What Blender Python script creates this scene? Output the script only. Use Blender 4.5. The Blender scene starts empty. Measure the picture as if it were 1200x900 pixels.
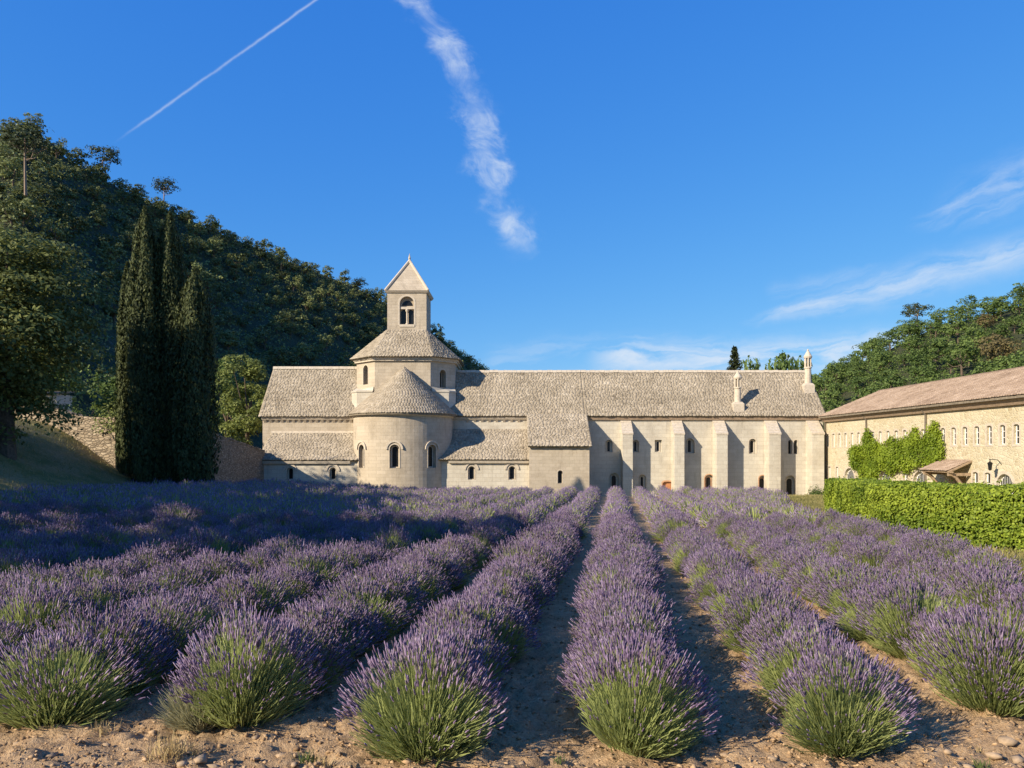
import bpy, math, random
import numpy as np
from mathutils import Vector
from math import radians, pi, sin, cos

S = bpy.context.scene
C = S.collection
R = np.random.RandomState(7)
random.seed(7)

# ------------------------------------------------------------------ camera
F, CX, HY, H = 880.0, 600.0, 528.0, 2.0          # photo pixels (1200 wide), level camera, eye height
cam = bpy.data.cameras.new('camera')
cam.sensor_width = 36.0
cam.lens = F / 1200 * 36
cam.shift_y = (HY - 450) / 1200
cam.clip_start = 0.1
cam.clip_end = 9000
co = bpy.data.objects.new('camera', cam)
C.objects.link(co)
co.location = (0, 0, H)
co.rotation_euler = (radians(90), 0, 0)
S.camera = co


def P(px, py, Y):
    return np.array(((px - CX) * Y / F, Y, H + (HY - py) * Y / F))


# ------------------------------------------------------------------ light
SUN_EL, SUN_AZ = radians(27), math.atan2(-0.805, -0.593)
S.view_settings.view_transform = 'Standard'
S.view_settings.look = 'None'
S.view_settings.exposure = 0.69
S.view_settings.gamma = 1.0
sl = bpy.data.lights.new('sun', 'SUN')
sl.energy = 5.0
sl.angle = radians(0.5)
sl.color = (1.0, 0.87, 0.68)
so = bpy.data.objects.new('sun', sl)
C.objects.link(so)
to_sun = Vector((sin(SUN_AZ) * cos(SUN_EL), cos(SUN_AZ) * cos(SUN_EL), sin(SUN_EL)))
so.rotation_euler = to_sun.to_track_quat('Z', 'Y').to_euler()
so.location = (-40, -30, 60)


# ------------------------------------------------------------------ node helpers
class NT:
    """tiny expression builder over a node tree"""
    def __init__(s, tree):
        s.t = tree
        s.n = tree.nodes
        s.l = tree.links

    def put(s, sock, v):
        if hasattr(v, 'is_output'):
            s.l.new(v, sock)
        elif v is not None:
            sock.default_value = v

    def m(s, op, a, b=None, c=None, clamp=False):
        n = s.n.new('ShaderNodeMath')
        n.operation = op
        n.use_clamp = clamp
        for i, v in enumerate((a, b, c)):
            if v is not None:
                s.put(n.inputs[i], v)
        return n.outputs[0]

    def add(s, a, b): return s.m('ADD', a, b)
    def sub(s, a, b): return s.m('SUBTRACT', a, b)
    def mul(s, a, b): return s.m('MULTIPLY', a, b)
    def div(s, a, b): return s.m('DIVIDE', a, b)

    def xyz(s, v):
        n = s.n.new('ShaderNodeSeparateXYZ')
        s.l.new(v, n.inputs[0])
        return n.outputs

    def comb(s, x, y, z=0.0):
        n = s.n.new('ShaderNodeCombineXYZ')
        for i, v in enumerate((x, y, z)):
            s.put(n.inputs[i], v)
        return n.outputs[0]

    def rng(s, v, a, b, c=0.0, d=1.0, kind='SMOOTHSTEP'):
        n = s.n.new('ShaderNodeMapRange')
        n.interpolation_type = kind
        for i, q in enumerate((v, a, b, c, d)):
            s.put(n.inputs[i], q)
        return n.outputs[0]

    def noise(s, vec, scale, detail=4, rough=.55, dist=0.0, col=False):
        n = s.n.new('ShaderNodeTexNoise')
        if vec is not None:
            s.l.new(vec, n.inputs['Vector'])
        n.inputs['Scale'].default_value = scale
        n.inputs['Detail'].default_value = detail
        n.inputs['Roughness'].default_value = rough
        n.inputs['Distortion'].default_value = dist
        return n.outputs['Color' if col else 'Fac']

    def vor(s, vec, scale, feature='F1', out='Distance', rand=1.0):
        n = s.n.new('ShaderNodeTexVoronoi')
        n.feature = feature
        if vec is not None:
            s.l.new(vec, n.inputs['Vector'])
        n.inputs['Scale'].default_value = scale
        n.inputs['Randomness'].default_value = rand
        return n.outputs[out]

    def mix(s, fac, a, b, mode='MIX'):
        n = s.n.new('ShaderNodeMix')
        n.data_type = 'RGBA'
        n.blend_type = mode
        s.put(n.inputs[0], fac)
        for i, v in ((6, a), (7, b)):
            if isinstance(v, tuple) and len(v) == 3:
                v = v + (1,)
            s.put(n.inputs[i], v)
        return n.outputs[2]

    def ramp(s, fac, stops):
        n = s.n.new('ShaderNodeValToRGB')
        s.l.new(fac, n.inputs[0])
        e = n.color_ramp.elements
        while len(e) < len(stops):
            e.new(0.5)
        for k, (p, c) in zip(e, stops):
            k.position = p
            k.color = tuple(c) + (1,)
        return n.outputs[0]

    def pos(s):
        return s.n.new('ShaderNodeNewGeometry').outputs['Position']

    def attr(s, name='v'):
        n = s.n.new('ShaderNodeAttribute')
        n.attribute_name = name
        return n.outputs['Fac']

    def rand(s):
        return s.n.new('ShaderNodeObjectInfo').outputs['Random']

    def bump(s, h, strength=.4, dist=.02):
        n = s.n.new('ShaderNodeBump')
        n.inputs['Strength'].default_value = strength
        n.inputs['Distance'].default_value = dist
        s.l.new(h, n.inputs['Height'])
        return n.outputs[0]


def material(name):
    m = bpy.data.materials.new(name)
    m.use_nodes = True
    t = NT(m.node_tree)
    bs = m.node_tree.nodes['Principled BSDF']
    bs.inputs['Roughness'].default_value = .85
    bs.inputs['Specular IOR Level'].default_value = .25
    return m, t, bs


# ------------------------------------------------------------------ sky with its clouds (laid out by direction)
W = bpy.data.worlds.new('World')
S.world = W
W.use_nodes = True
w = NT(W.node_tree)
bg = W.node_tree.nodes['Background']
sky = w.n.new('ShaderNodeTexSky')
sky.sky_type = 'NISHITA'
sky.sun_disc = False
sky.sun_elevation = SUN_EL
sky.sun_rotation = SUN_AZ % (2 * pi)
sky.air_density = 1.0
sky.dust_density = 0.25
sky.ozone_density = 3.2
sky.altitude = 400
# the camera's own rendering of a clear blue sky: one tone curve per colour, the same in every direction
sep = w.n.new('ShaderNodeSeparateColor')
w.l.new(sky.outputs[0], sep.inputs[0])
cmb = w.n.new('ShaderNodeCombineColor')
for k_, (kk, gg) in enumerate(((.321, 1.178), (1.04, .693), (3.4, .27))):
    w.l.new(w.mul(w.m('POWER', sep.outputs[k_], gg), kk), cmb.inputs[k_])
D = w.n.new('ShaderNodeTexCoord').outputs['Generated']
dx, dy, dz = w.xyz(D)
fy = w.m('MAXIMUM', dy, 0.02)
ux = w.add(w.mul(w.div(dx, fy), F), CX)
uy = w.sub(HY, w.mul(w.div(dz, fy), F))
front = w.rng(dy, 0.1, 0.3)
uv = w.comb(w.mul(ux, .01), w.mul(uy, .01))
wob = w.sub(w.noise(uv, 1.6, 4, .6), .5)
wob2 = w.sub(w.noise(w.comb(w.mul(ux, .01), w.mul(uy, .01), 7.3), 5.0, 4, .6), .5)
# a: broken cloud band climbing to the zenith
fc = w.n.new('ShaderNodeFloatCurve')
w.l.new(w.m('MULTIPLY_ADD', uy, 1 / 500, .4, clamp=True), fc.inputs['Value'])
cv = fc.mapping.curves[0]
pts = [(-200, 330), (-60, 440), (0, 487), (60, 530), (100, 550), (150, 560), (200, 576), (250, 592), (295, 610)]
while len(cv.points) < len(pts):
    cv.points.new(.5, .5)
for q, (yy, xx) in zip(cv.points, pts):
    q.location = (yy / 500 + .4, xx / 1000)
fc.mapping.update()
cxa = w.mul(fc.outputs[0], 1000)
off = w.add(w.sub(ux, cxa), w.add(w.mul(wob, 40), w.mul(wob2, 22)))
wid = w.add(25, w.mul(w.sub(w.noise(w.comb(0.0, w.mul(uy, .01)), 1.9, 2), .5), 26))
ma = w.m('EXPONENT', w.mul(w.m('POWER', w.m('ABSOLUTE', w.div(off, wid)), 2.2), -1))
st = w.noise(w.comb(w.mul(w.add(ux, w.mul(uy, .3)), .01), w.mul(w.sub(uy, w.mul(ux, .45)), .013), 2.0), 2.0, 8, .66, 1.0)
st2 = w.noise(w.comb(w.mul(w.add(ux, w.mul(uy, .5)), .01), w.mul(w.sub(uy, w.mul(ux, .5)), .03), 5.0), 5.5, 5, .6, .3)
puff = w.rng(w.noise(w.comb(3.7, w.mul(uy, .01)), 2.6, 3, .6), .36, .62, .35, 1.0)
ma = w.mul(w.rng(w.add(w.mul(ma, .9), w.add(w.mul(w.sub(st, .5), 2.2), w.mul(w.sub(st2, .5), .35))), .2, 1.7), w.mul(w.mul(w.rng(ma, .02, .6), puff), .85))
ma = w.mul(ma, w.rng(w.add(uy, w.mul(wob2, 30)), 308, 262))
ma = w.mul(ma, w.rng(uy, -240, -120))
# b: thin straight vapour trail
lx, ly = 370 - 133, 0 - 168
ln = math.hypot(lx, ly)
tt = w.div(w.add(w.mul(w.sub(ux, 133), lx / ln), w.mul(w.sub(uy, 168), ly / ln)), 1.0)
dd = w.add(w.add(w.mul(w.sub(ux, 133), -ly / ln), w.mul(w.sub(uy, 168), lx / ln)), w.mul(wob2, 3.5))
mb = w.m('EXPONENT', w.mul(w.m('POWER', w.m('ABSOLUTE', w.div(dd, 1.5)), 2.0), -1))
mb = w.mul(w.mul(mb, w.rng(tt, -4, 60)), w.rng(wob, -.3, .2, .2, .42))
mb = w.mul(mb, w.rng(tt, 900, 500))


def band(x0, y0, x1, y1, wd, amp, seed, taper=True, lo=.38, hi=.7, stretch=.35):
    L = math.hypot(x1 - x0, y1 - y0)
    ex, ey = (x1 - x0) / L, (y1 - y0) / L
    t = w.div(w.add(w.mul(w.sub(ux, x0), ex), w.mul(w.sub(uy, y0), ey)), L)
    d = w.add(w.add(w.mul(w.sub(ux, x0), -ey), w.mul(w.sub(uy, y0), ex)), w.add(w.mul(wob, 20), w.mul(wob2, 8)))
    ww = w.m('MAXIMUM', w.mul(w.m('MINIMUM', w.add(w.mul(t, 2.2), .25), 1.0), wd) if taper else wd, 1.0)
    g = w.m('EXPONENT', w.mul(w.m('POWER', w.m('ABSOLUTE', w.div(d, ww)), 2.0), -1))
    n = w.noise(w.comb(w.mul(t, L * .01 * stretch), w.mul(d, .02), seed), 2.6, 5, .6, .5)
    g = w.mul(g, w.rng(n, lo, hi))
    return w.mul(w.mul(g, w.mul(w.rng(t, -.06, .1), w.rng(t, 1.35, 1.0))), amp)


mc = band(885, 376, 1300, 268, 17, .62, 3.1, lo=.25, hi=.65)
md = band(1070, 268, 1290, 170, 24, .5, 9.4, lo=.35, hi=.75)
me_ = band(700, 423, 1050, 410, 17, .9, 5.2, taper=False, lo=.28, hi=.6)
mf = band(570, 425, 760, 405, 16, .34, 12.2, taper=False, lo=.4, hi=.75)
mg = band(900, 345, 1020, 318, 9, .2, 15.2, taper=False)
cl = ma
for q in (mb, mc, md, me_, mf, mg):
    cl = w.m('MAXIMUM', cl, q)
cl = w.mul(w.m('MINIMUM', cl, 0.9), front)
skyc = w.mix(cl, cmb.outputs[0], (4.4, 5.0, 5.8))
w.l.new(skyc, bg.inputs['Color'])
bg.inputs['Strength'].default_value = 0.1

# ------------------------------------------------------------------ mesh helpers
ORG = {}


def np_mesh(name, V, Fc, mat=None, v=None, smooth=False):
    V = np.asarray(V, np.float32)
    Fc = np.asarray(Fc, np.int32)
    k = Fc.shape[1]
    me = bpy.data.meshes.new(name)
    me.vertices.add(len(V))
    me.vertices.foreach_set('co', V.ravel())
    me.loops.add(Fc.size)
    me.loops.foreach_set('vertex_index', Fc.ravel())
    me.polygons.add(len(Fc))
    me.polygons.foreach_set('loop_start', np.arange(0, Fc.size, k, dtype=np.int32))
    me.polygons.foreach_set('loop_total', np.full(len(Fc), k, np.int32))
    if v is not None:
        a = me.attributes.new('v', 'FLOAT', 'FACE')
        a.data.foreach_set('value', np.asarray(v, np.float32))
    if smooth:
        me.polygons.foreach_set('use_smooth', np.ones(len(Fc), bool))
    me.update(calc_edges=True)
    if mat:
        me.materials.append(mat)
    return me


def place(name, me, parent=None, loc=(0, 0, 0)):
    o = bpy.data.objects.new(name, me)
    C.objects.link(o)
    o.location = loc
    if parent is not None:
        o.parent = parent
        ORG[o] = ORG[parent] + np.array(loc, float)
    else:
        ORG[o] = np.array(loc, float)
    return o


def tag(o, label=None, cat=None, group=None, kind=None):
    if label: o['label'] = label
    if cat: o['category'] = cat
    if group: o['group'] = group
    if kind: o['kind'] = kind
    return o


def empty(name, loc, label, cat, group=None):
    o = bpy.data.objects.new(name, None)
    C.objects.link(o)
    o.location = tuple(loc)
    o.empty_display_size = .2
    ORG[o] = np.array(loc, float)
    return tag(o, label, cat, group)


def solid(name, V, Fc, mat, parent=None, base=None, v=None, smooth=False):
    """mesh object from world coordinates (all faces the same size)"""
    V = np.asarray(V, float)
    o0 = ORG[parent] if parent is not None else np.array(base if base is not None else (0, 0, 0), float)
    return place(name, np_mesh(name, V - o0, Fc, mat, v, smooth), parent, (0, 0, 0) if parent is not None else tuple(o0))


class MB:
    def __init__(s):
        s.V, s.F = [], []

    def poly(s, pts, faces):
        n = len(s.V)
        s.V += [tuple(map(float, p)) for p in pts]
        s.F += [tuple(i + n for i in f) for f in faces]
        return s

    def box(s, x0, x1, y0, y1, z0, z1):
        return s.poly([(x0, y0, z0), (x1, y0, z0), (x1, y1, z0), (x0, y1, z0), (x0, y0, z1), (x1, y0, z1), (x1, y1, z1), (x0, y1, z1)],
                      [(3, 2, 1, 0), (4, 5, 6, 7), (0, 1, 5, 4), (1, 2, 6, 5), (2, 3, 7, 6), (3, 0, 4, 7)])

    def prism(s, base, top):
        """two matching rings of points"""
        n = len(base)
        f = [tuple(range(n))[::-1], tuple(range(n, 2 * n))]
        f += [(i, (i + 1) % n, n + (i + 1) % n, n + i) for i in range(n)]
        return s.poly(list(base) + list(top), f)

    def extx(s, prof, x0, x1):
        return s.prism([(x0, y, z) for y, z in prof], [(x1, y, z) for y, z in prof])

    def exty(s, prof, y0, y1):
        return s.prism([(x, y0, z) for x, z in prof], [(x, y1, z) for x, z in prof])

    def lathe(s, c, prof, n=12, a0=0.0):
        rings = len(prof)
        pts = [(c[0] + r * cos(a0 + 2 * pi * k / n), c[1] + r * sin(a0 + 2 * pi * k / n), z) for r, z in prof for k in range(n)]
        f = [tuple(range(n))[::-1], tuple(range((rings - 1) * n, rings * n))]
        for j in range(rings - 1):
            f += [(j * n + k, j * n + (k + 1) % n, (j + 1) * n + (k + 1) % n, (j + 1) * n + k) for k in range(n)]
        return s.poly(pts, f)

    def tube(s, path, rad, n=6):
        path = [np.array(p, float) for p in path]
        rad = rad if hasattr(rad, '__len__') else [rad] * len(path)
        pts = []
        for i, p in enumerate(path):
            d = path[min(i + 1, len(path) - 1)] - path[max(i - 1, 0)]
            d /= np.linalg.norm(d) + 1e-9
            a = np.cross(d, (0.31, 0.2, .93) if abs(d[2]) < .9 else (1, 0.1, 0))
            a /= np.linalg.norm(a)
            b = np.cross(d, a)
            pts += [tuple(p + rad[i] * (a * cos(2 * pi * k / n) + b * sin(2 * pi * k / n))) for k in range(n)]
        m = len(path)
        f = [tuple(range(n))[::-1], tuple(range((m - 1) * n, m * n))]
        for j in range(m - 1):
            f += [(j * n + k, j * n + (k + 1) % n, (j + 1) * n + (k + 1) % n, (j + 1) * n + k) for k in range(n)]
        return s.poly(pts, f)

    def mesh(s, name, mat=None, org=(0, 0, 0), smooth=False):
        me = bpy.data.meshes.new(name)
        o = np.array(org, float)
        me.from_pydata([tuple(np.array(p) - o) for p in s.V], [], s.F)
        import bmesh
        bm = bmesh.new()
        bm.from_mesh(me)
        bmesh.ops.recalc_face_normals(bm, faces=bm.faces)
        bm.to_mesh(me)
        bm.free()
        if mat: me.materials.append(mat)
        if smooth:
            for p in me.polygons: p.use_smooth = True
        return me

    def build(s, name, mat, parent=None, base=None, smooth=False):
        o0 = ORG[parent] if parent is not None else (base if base is not None else (0, 0, 0))
        return place(name, s.mesh(name, mat, o0, smooth), parent, (0, 0, 0) if parent is not None else tuple(o0))


def cut(mb, cutter, name, mat, parent):
    """wall solid minus its window pockets"""
    if not cutter.F:
        return mb.build(name, mat, parent)
    a = bpy.data.objects.new('a', mb.mesh('a'))
    b = bpy.data.objects.new('b', cutter.mesh('b'))
    C.objects.link(a)
    C.objects.link(b)
    md = a.modifiers.new('b', 'BOOLEAN')
    md.operation = 'DIFFERENCE'
    md.solver = 'EXACT'
    md.object = b
    dg = bpy.context.evaluated_depsgraph_get()
    me = bpy.data.meshes.new_from_object(a.evaluated_get(dg))
    bpy.data.objects.remove(a)
    bpy.data.objects.remove(b)
    o0 = ORG[parent]
    n = len(me.vertices)
    q = np.empty(n * 3, np.float32)
    me.vertices.foreach_get('co', q)
    me.vertices.foreach_set('co', (q.reshape(-1, 3) - o0).astype(np.float32).ravel())
    me.name = name
    me.materials.clear()
    me.materials.append(mat)
    me.update()
    return place(name, me, parent)


def vnoise(x, y, seed=0):
    """smooth value noise on arrays"""
    x = np.asarray(x, float)
    y = np.asarray(y, float)
    xi, yi = np.floor(x).astype(np.int64), np.floor(y).astype(np.int64)
    fx, fy = x - xi, y - yi
    fx, fy = fx * fx * (3 - 2 * fx), fy * fy * (3 - 2 * fy)

    def h(a, b):
        n = (a * 374761393 + b * 668265263 + seed * 1442695041) & 0x7fffffff
        n = ((n ^ (n >> 13)) * 1274126177) & 0x7fffffff
        return ((n ^ (n >> 16)) & 0xffff) / 65535.0
    return (h(xi, yi) * (1 - fx) + h(xi + 1, yi) * fx) * (1 - fy) + (h(xi, yi + 1) * (1 - fx) + h(xi + 1, yi + 1) * fx) * fy


def sm(x, a, b):
    t = np.clip((np.asarray(x, float) - a) / (b - a), 0, 1)
    return t * t * (3 - 2 * t)


def ground_z(x, y):
    x = np.asarray(x, float)
    y = np.asarray(y, float)
    z = -.022 * np.clip(y, -40, 50)
    z = z - 1.4 * sm(y, 50, 66)
    left = np.clip(-x - 6, 0, 16)
    z = z + .05 * left * (sm(y, 6, 25))
    z = z + 4.2 * sm(-x, 21, 31.5) * sm(y, -10, 20) * (1 - .45 * sm(y, 48, 64))
    z = z + .035 * np.clip(-x - 30, 0, 60)
    return z


# ------------------------------------------------------------------ materials
def stone_mat(name, c1, c2, mortar, bw=.6, rh=.3, ms=.012, stain=.35, bump=.35):
    m, t, b = material(name)
    p = t.pos()
    x, y, z = t.xyz(p)
    wv = t.noise(p, .9, 2)
    vec = t.comb(t.add(x, y), t.add(z, t.mul(wv, .06)))
    br = t.n.new('ShaderNodeTexBrick')
    t.l.new(vec, br.inputs['Vector'])
    br.inputs['Scale'].default_value = 1
    br.inputs['Brick Width'].default_value = bw
    br.inputs['Row Height'].default_value = rh
    br.inputs['Mortar Size'].default_value = ms
    br.inputs['Mortar Smooth'].default_value = .3
    br.inputs['Color1'].default_value = c1 + (1,)
    br.inputs['Color2'].default_value = c2 + (1,)
    br.inputs['Mortar'].default_value = mortar + (1,)
    br.offset = .43
    n1 = t.noise(p, .55, 5, .6)
    n2 = t.noise(p, 9, 4, .65)
    drip = t.noise(t.comb(t.mul(t.add(x, y), 2.2), t.mul(z, .35)), 1.0, 4, .6)
    col = t.mix(t.mul(t.rng(n1, .4, .75), stain), br.outputs['Color'], (c2[0] * .66, c2[1] * .62, c2[2] * .58))
    col = t.mix(t.mul(t.rng(drip, .52, .75), stain * 1.1), col, (c2[0] * .6, c2[1] * .58, c2[2] * .56))
    col = t.mix(t.rng(n2, .3, .7, .0, .28), col, (c1[0] * 1.18, c1[1] * 1.18, c1[2] * 1.15))
    pits = t.rng(t.vor(p, 3.3), .05, .11)
    col = t.mix(t.mul(t.sub(1.0, pits), .35), col, (c2[0] * .4, c2[1] * .36, c2[2] * .3))
    t.l.new(col, b.inputs['Base Color'])
    hgt = t.add(t.mul(br.outputs['Fac'], -1.0), t.mul(n2, .9))
    t.l.new(t.bump(hgt, bump, .03), b.inputs['Normal'])
    b.inputs['Roughness'].default_value = .92
    return m


def rubble_mat(name, cols, mortar, scale=3.2, bump=.6, flat=1.7, lime=.0):
    m, t, b = material(name)
    p = t.pos()
    x, y, z = t.xyz(p)
    wv = t.sub(t.noise(p, 2.5, 2, col=False), .5)
    vec = t.comb(t.add(t.add(x, y), t.mul(wv, .15)), t.mul(t.add(z, t.mul(wv, .1)), flat), t.mul(t.sub(x, y), .12))
    d = t.vor(vec, scale, 'DISTANCE_TO_EDGE')
    cr = t.vor(vec, scale, 'F1', 'Color')
    rc = t.xyz(cr)[0]
    n2 = t.noise(p, 12, 4, .65)
    col = t.ramp(rc, [(i / (len(cols) - 1), c) for i, c in enumerate(cols)])
    col = t.mix(t.rng(n2, .3, .75, 0, .35), col, tuple(q * .62 for q in cols[0]))
    if lime:
        col = t.mix(t.mul(t.rng(t.noise(p, .5, 4, .6), .35, .65), lime), col, mortar)
    col = t.mix(t.rng(d, .015, .07), mortar, col)
    t.l.new(col, b.inputs['Base Color'])
    t.l.new(t.bump(t.add(t.rng(d, .0, .14), t.mul(n2, .4)), bump, .05), b.inputs['Normal'])
    b.inputs['Roughness'].default_value = .95
    return m


def tile_mat(name, stops):
    m, t, b = material(name)
    p = t.pos()
    n = t.noise(p, 11, 4, .65)
    n1 = t.noise(p, .5, 4, .6)
    v = t.m('ADD', t.mul(t.attr(), .5), t.add(t.mul(t.sub(n, .5), .5), t.add(t.mul(t.sub(n1, .5), .85), .25)), clamp=True)
    col = t.ramp(v, stops)
    t.l.new(col, b.inputs['Base Color'])
    t.l.new(t.bump(n, .5, .03), b.inputs['Normal'])
    b.inputs['Roughness'].default_value = .95
    return m


def plain(name, c, rough=.8, var=.25, scale=6.0, metallic=0.0, bump=.2):
    m, t, b = material(name)
    n = t.noise(t.pos(), scale, 5, .6)
    col = t.mix(t.rng(n, .25, .75), tuple(q * (1 - var) for q in c), tuple(min(1, q * (1 + var)) for q in c))
    t.l.new(col, b.inputs['Base Color'])
    b.inputs['Roughness'].default_value = rough
    b.inputs['Metallic'].default_value = metallic
    t.l.new(t.bump(n, bump, .02), b.inputs['Normal'])
    return m


def leaf_mat(name, dark, light, trans=.35, rnd=.25, rough=.6, spec=.25, stops=None):
    """foliage: colour from the leaf's own value and the plant's own tone"""
    m, t, b = material(name)
    v = t.m('ADD', t.mul(t.attr(), 1 - rnd), t.mul(t.rand(), rnd), clamp=True)
    col = t.ramp(v, stops) if stops else t.mix(v, dark, light)
    t.l.new(col, b.inputs['Base Color'])
    b.inputs['Roughness'].default_value = rough
    b.inputs['Specular IOR Level'].default_value = spec
    tr = t.n.new('ShaderNodeBsdfTranslucent')
    t.l.new(t.mix(.5, col, light), tr.inputs['Color'])
    mx = t.n.new('ShaderNodeMixShader')
    mx.inputs[0].default_value = trans
    t.l.new(b.outputs[0], mx.inputs[1])
    t.l.new(tr.outputs[0], mx.inputs[2])
    t.l.new(mx.outputs[0], m.node_tree.nodes['Material Output'].inputs['Surface'])
    return m


M = {}
M['stone'] = stone_mat('cream_limestone', (.47, .40, .305), (.39, .33, .247), (.345, .285, .21), ms=.012, stain=.55)
M['stone_pale'] = stone_mat('pale_limestone', (.535, .49, .40), (.465, .42, .34), (.385, .335, .262), .7, .36, .012, .55)
M['trim'] = plain('dressed_stone', (.50, .43, .335), .9, .16, 5)
M['rubble'] = rubble_mat('golden_rubble_stone', [(.38, .305, .185), (.53, .455, .295), (.47, .40, .265), (.58, .515, .36)], (.575, .51, .365), 2.9, .5, 1.8, .6)
M['drystone'] = rubble_mat('grey_brown_rubble', [(.22, .17, .115), (.37, .295, .205), (.29, .235, .165), (.45, .37, .27)], (.13, .10, .07), 4.2, .9)
M['lauze'] = tile_mat('stone_roof_tile', [(0, (.115, .095, .07)), (.3, (.25, .21, .155)), (.7, (.375, .32, .245)), (1, (.53, .47, .375))])
M['canal'] = tile_mat('clay_roof_tile', [(0, (.13, .09, .065)), (.4, (.27, .195, .14)), (.75, (.37, .28, .21)), (1, (.49, .39, .305))])
M['slab'] = plain('roof_bedding', (.20, .165, .12), .95, .3)
M['glass'] = plain('dark_glass', (.012, .013, .015), .25, .2, 2, 0, .02)
M['white'] = plain('white_painted_wood', (.74, .73, .69), .6, .06)
M['wood'] = plain('weathered_oak', (.30, .215, .135), .85, .3, 8)
M['door'] = plain('orange_brown_door', (.42, .19, .085), .75, .2, 6)
M['brickred'] = plain('ochre_stone_surround', (.46, .27, .16), .9, .2, 6)
M['eaves'] = plain('shade_brown_eaves_stone', (.33, .24, .165), .9, .25, 6)  # brown darkened to carry the shadow under the eaves
M['iron'] = plain('dark_iron', (.03, .028, .026), .5, .2, 6, .6)
M['pipe'] = plain('zinc_pipe', (.17, .14, .11), .6, .2, 6, .3)
M['shutter'] = plain('grey_shutter', (.48, .45, .38), .7, .1)
M['bark'] = plain('bark', (.12, .09, .065), .95, .4, 9, 0, .6)
M['pinebark'] = plain('pine_bark', (.27, .20, .15), .95, .3, 7, 0, .6)
M['rock'] = plain('pale_rock', (.32, .23, .145), .95, .35, 14, 0, .5)
M['straw'] = leaf_mat('dry_straw', (.34, .24, .11), (.62, .48, .24), .3)
M['weed'] = leaf_mat('weed_leaf', (.07, .10, .03), (.16, .2, .06), .3)
M['lav_leaf'] = leaf_mat('lavender_foliage', (.11, .145, .04), (.42, .46, .165), .3, .15, .7)
M['lav_flower'] = leaf_mat('lavender_flower', (.16, .115, .18), (.42, .335, .44), .2, .12, .8, .15, [(0, (.22, .18, .14)), (.14, (.17, .13, .16)), (.25, (.15, .10, .18)), (.6, (.30, .22, .34)), (1, (.47, .385, .485))])
M['hedge'] = leaf_mat('laurel_leaf', (.075, .13, .012), (.36, .43, .05), .3, .0, .55, .2)
M['oak'] = leaf_mat('evergreen_oak_leaf', (.032, .046, .015), (.25, .28, .095), .2, .5)
M['pine'] = leaf_mat('pine_needle', (.025, .04, .017), (.10, .12, .05), .2, .4)
M['leafy'] = leaf_mat('broad_leaf', (.045, .085, .018), (.20, .27, .07), .35, .45)
M['rust'] = leaf_mat('browned_leaf', (.11, .09, .03), (.2, .16, .07), .3, .3)
M['fig'] = leaf_mat('mulberry_leaf', (.05, .075, .016), (.31, .35, .10), .35, .1)
M['cypress'] = leaf_mat('cypress_spray', (.016, .026, .010), (.12, .14, .045), .12, .1, .75)
M['fig2'] = leaf_mat('dull_broad_leaf', (.035, .052, .013), (.215, .24, .07), .3, .1)
M['vine'] = leaf_mat('vine_leaf', (.10, .16, .012), (.30, .38, .035), .4, .0, .5)

# soil and dry grass
m, t, b = material('ground_soil')
p = t.pos()
g = t.attr('grass')
n1, n2, n3 = t.noise(p, 1.3, 4, .6), t.noise(p, 42, 4, .75), t.noise(p, 7, 4, .6)
soil = t.ramp(t.m('ADD', t.mul(n3, .45), t.mul(n2, .55)), [(.32, (.17, .105, .055)), (.5, (.41, .272, .148)), (.68, (.60, .43, .25))])
soil = t.mix(t.rng(n1, .45, .7, 0, .4), soil, (.45, .31, .175))
dry = t.ramp(t.m('ADD', t.mul(n3, .5), t.mul(n2, .5)), [(.3, (.10, .095, .035)), (.5, (.235, .205, .085)), (.72, (.38, .32, .15))])
dry = t.mix(t.rng(n1, .35, .65, 0, .7), dry, (.11, .135, .035))
t.l.new(t.mix(g, soil, dry), b.inputs['Base Color'])
t.l.new(t.bump(t.add(n2, n3), .7, .05), b.inputs['Normal'])
b.inputs['Roughness'].default_value = .97
M['ground'] = m

m, t, b = material('hill_scrub')
p = t.pos()
n1, n2 = t.noise(p, .12, 5, .65), t.noise(p, 1.4, 5, .65)
col = t.ramp(n2, [(.3, (.02, .028, .012)), (.6, (.055, .06, .026)), (.8, (.10, .09, .045))])
col = t.mix(t.rng(n1, .62, .72, 0, .8), col, (.20, .17, .13))
t.l.new(col, b.inputs['Base Color'])
t.l.new(t.bump(n2, .8, .6), b.inputs['Normal'])
M['hill'] = m

# ------------------------------------------------------------------ ground sheet
ROW = .1364                                       # the lavender rows run this far right for each metre away
HEDGE = [(14.6, 12.0), (12.0, 17.3), (10.35, 20.6), (10.45, 21.6), (12.75, 30.6)]   # front foot of the hedge


def field_right(y):
    return np.interp(y, [0, 11.5, 13, 21, 31, 38, 50, 60], [6.6, 8.0, 8.6, 9.6, 11.6, 14.2, 17.6, 19])


def field_left(y):
    return np.interp(y, [0, 20, 30, 40, 50, 60], [-16, -18, -19.2, -19.2, -17.5, -17])


def soil_relief(x, y):
    c = vnoise(x * 9, y * 9, 4)
    return (vnoise(x * 2.1, y * 2.1, 3) - .5) * .06 + (np.abs(c - .5) * 2 - .5) * .06 + (vnoise(x * 13, y * 13, 6) - .5) * .05 + (vnoise(x * 24, y * 24, 5) - .5) * .05


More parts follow.
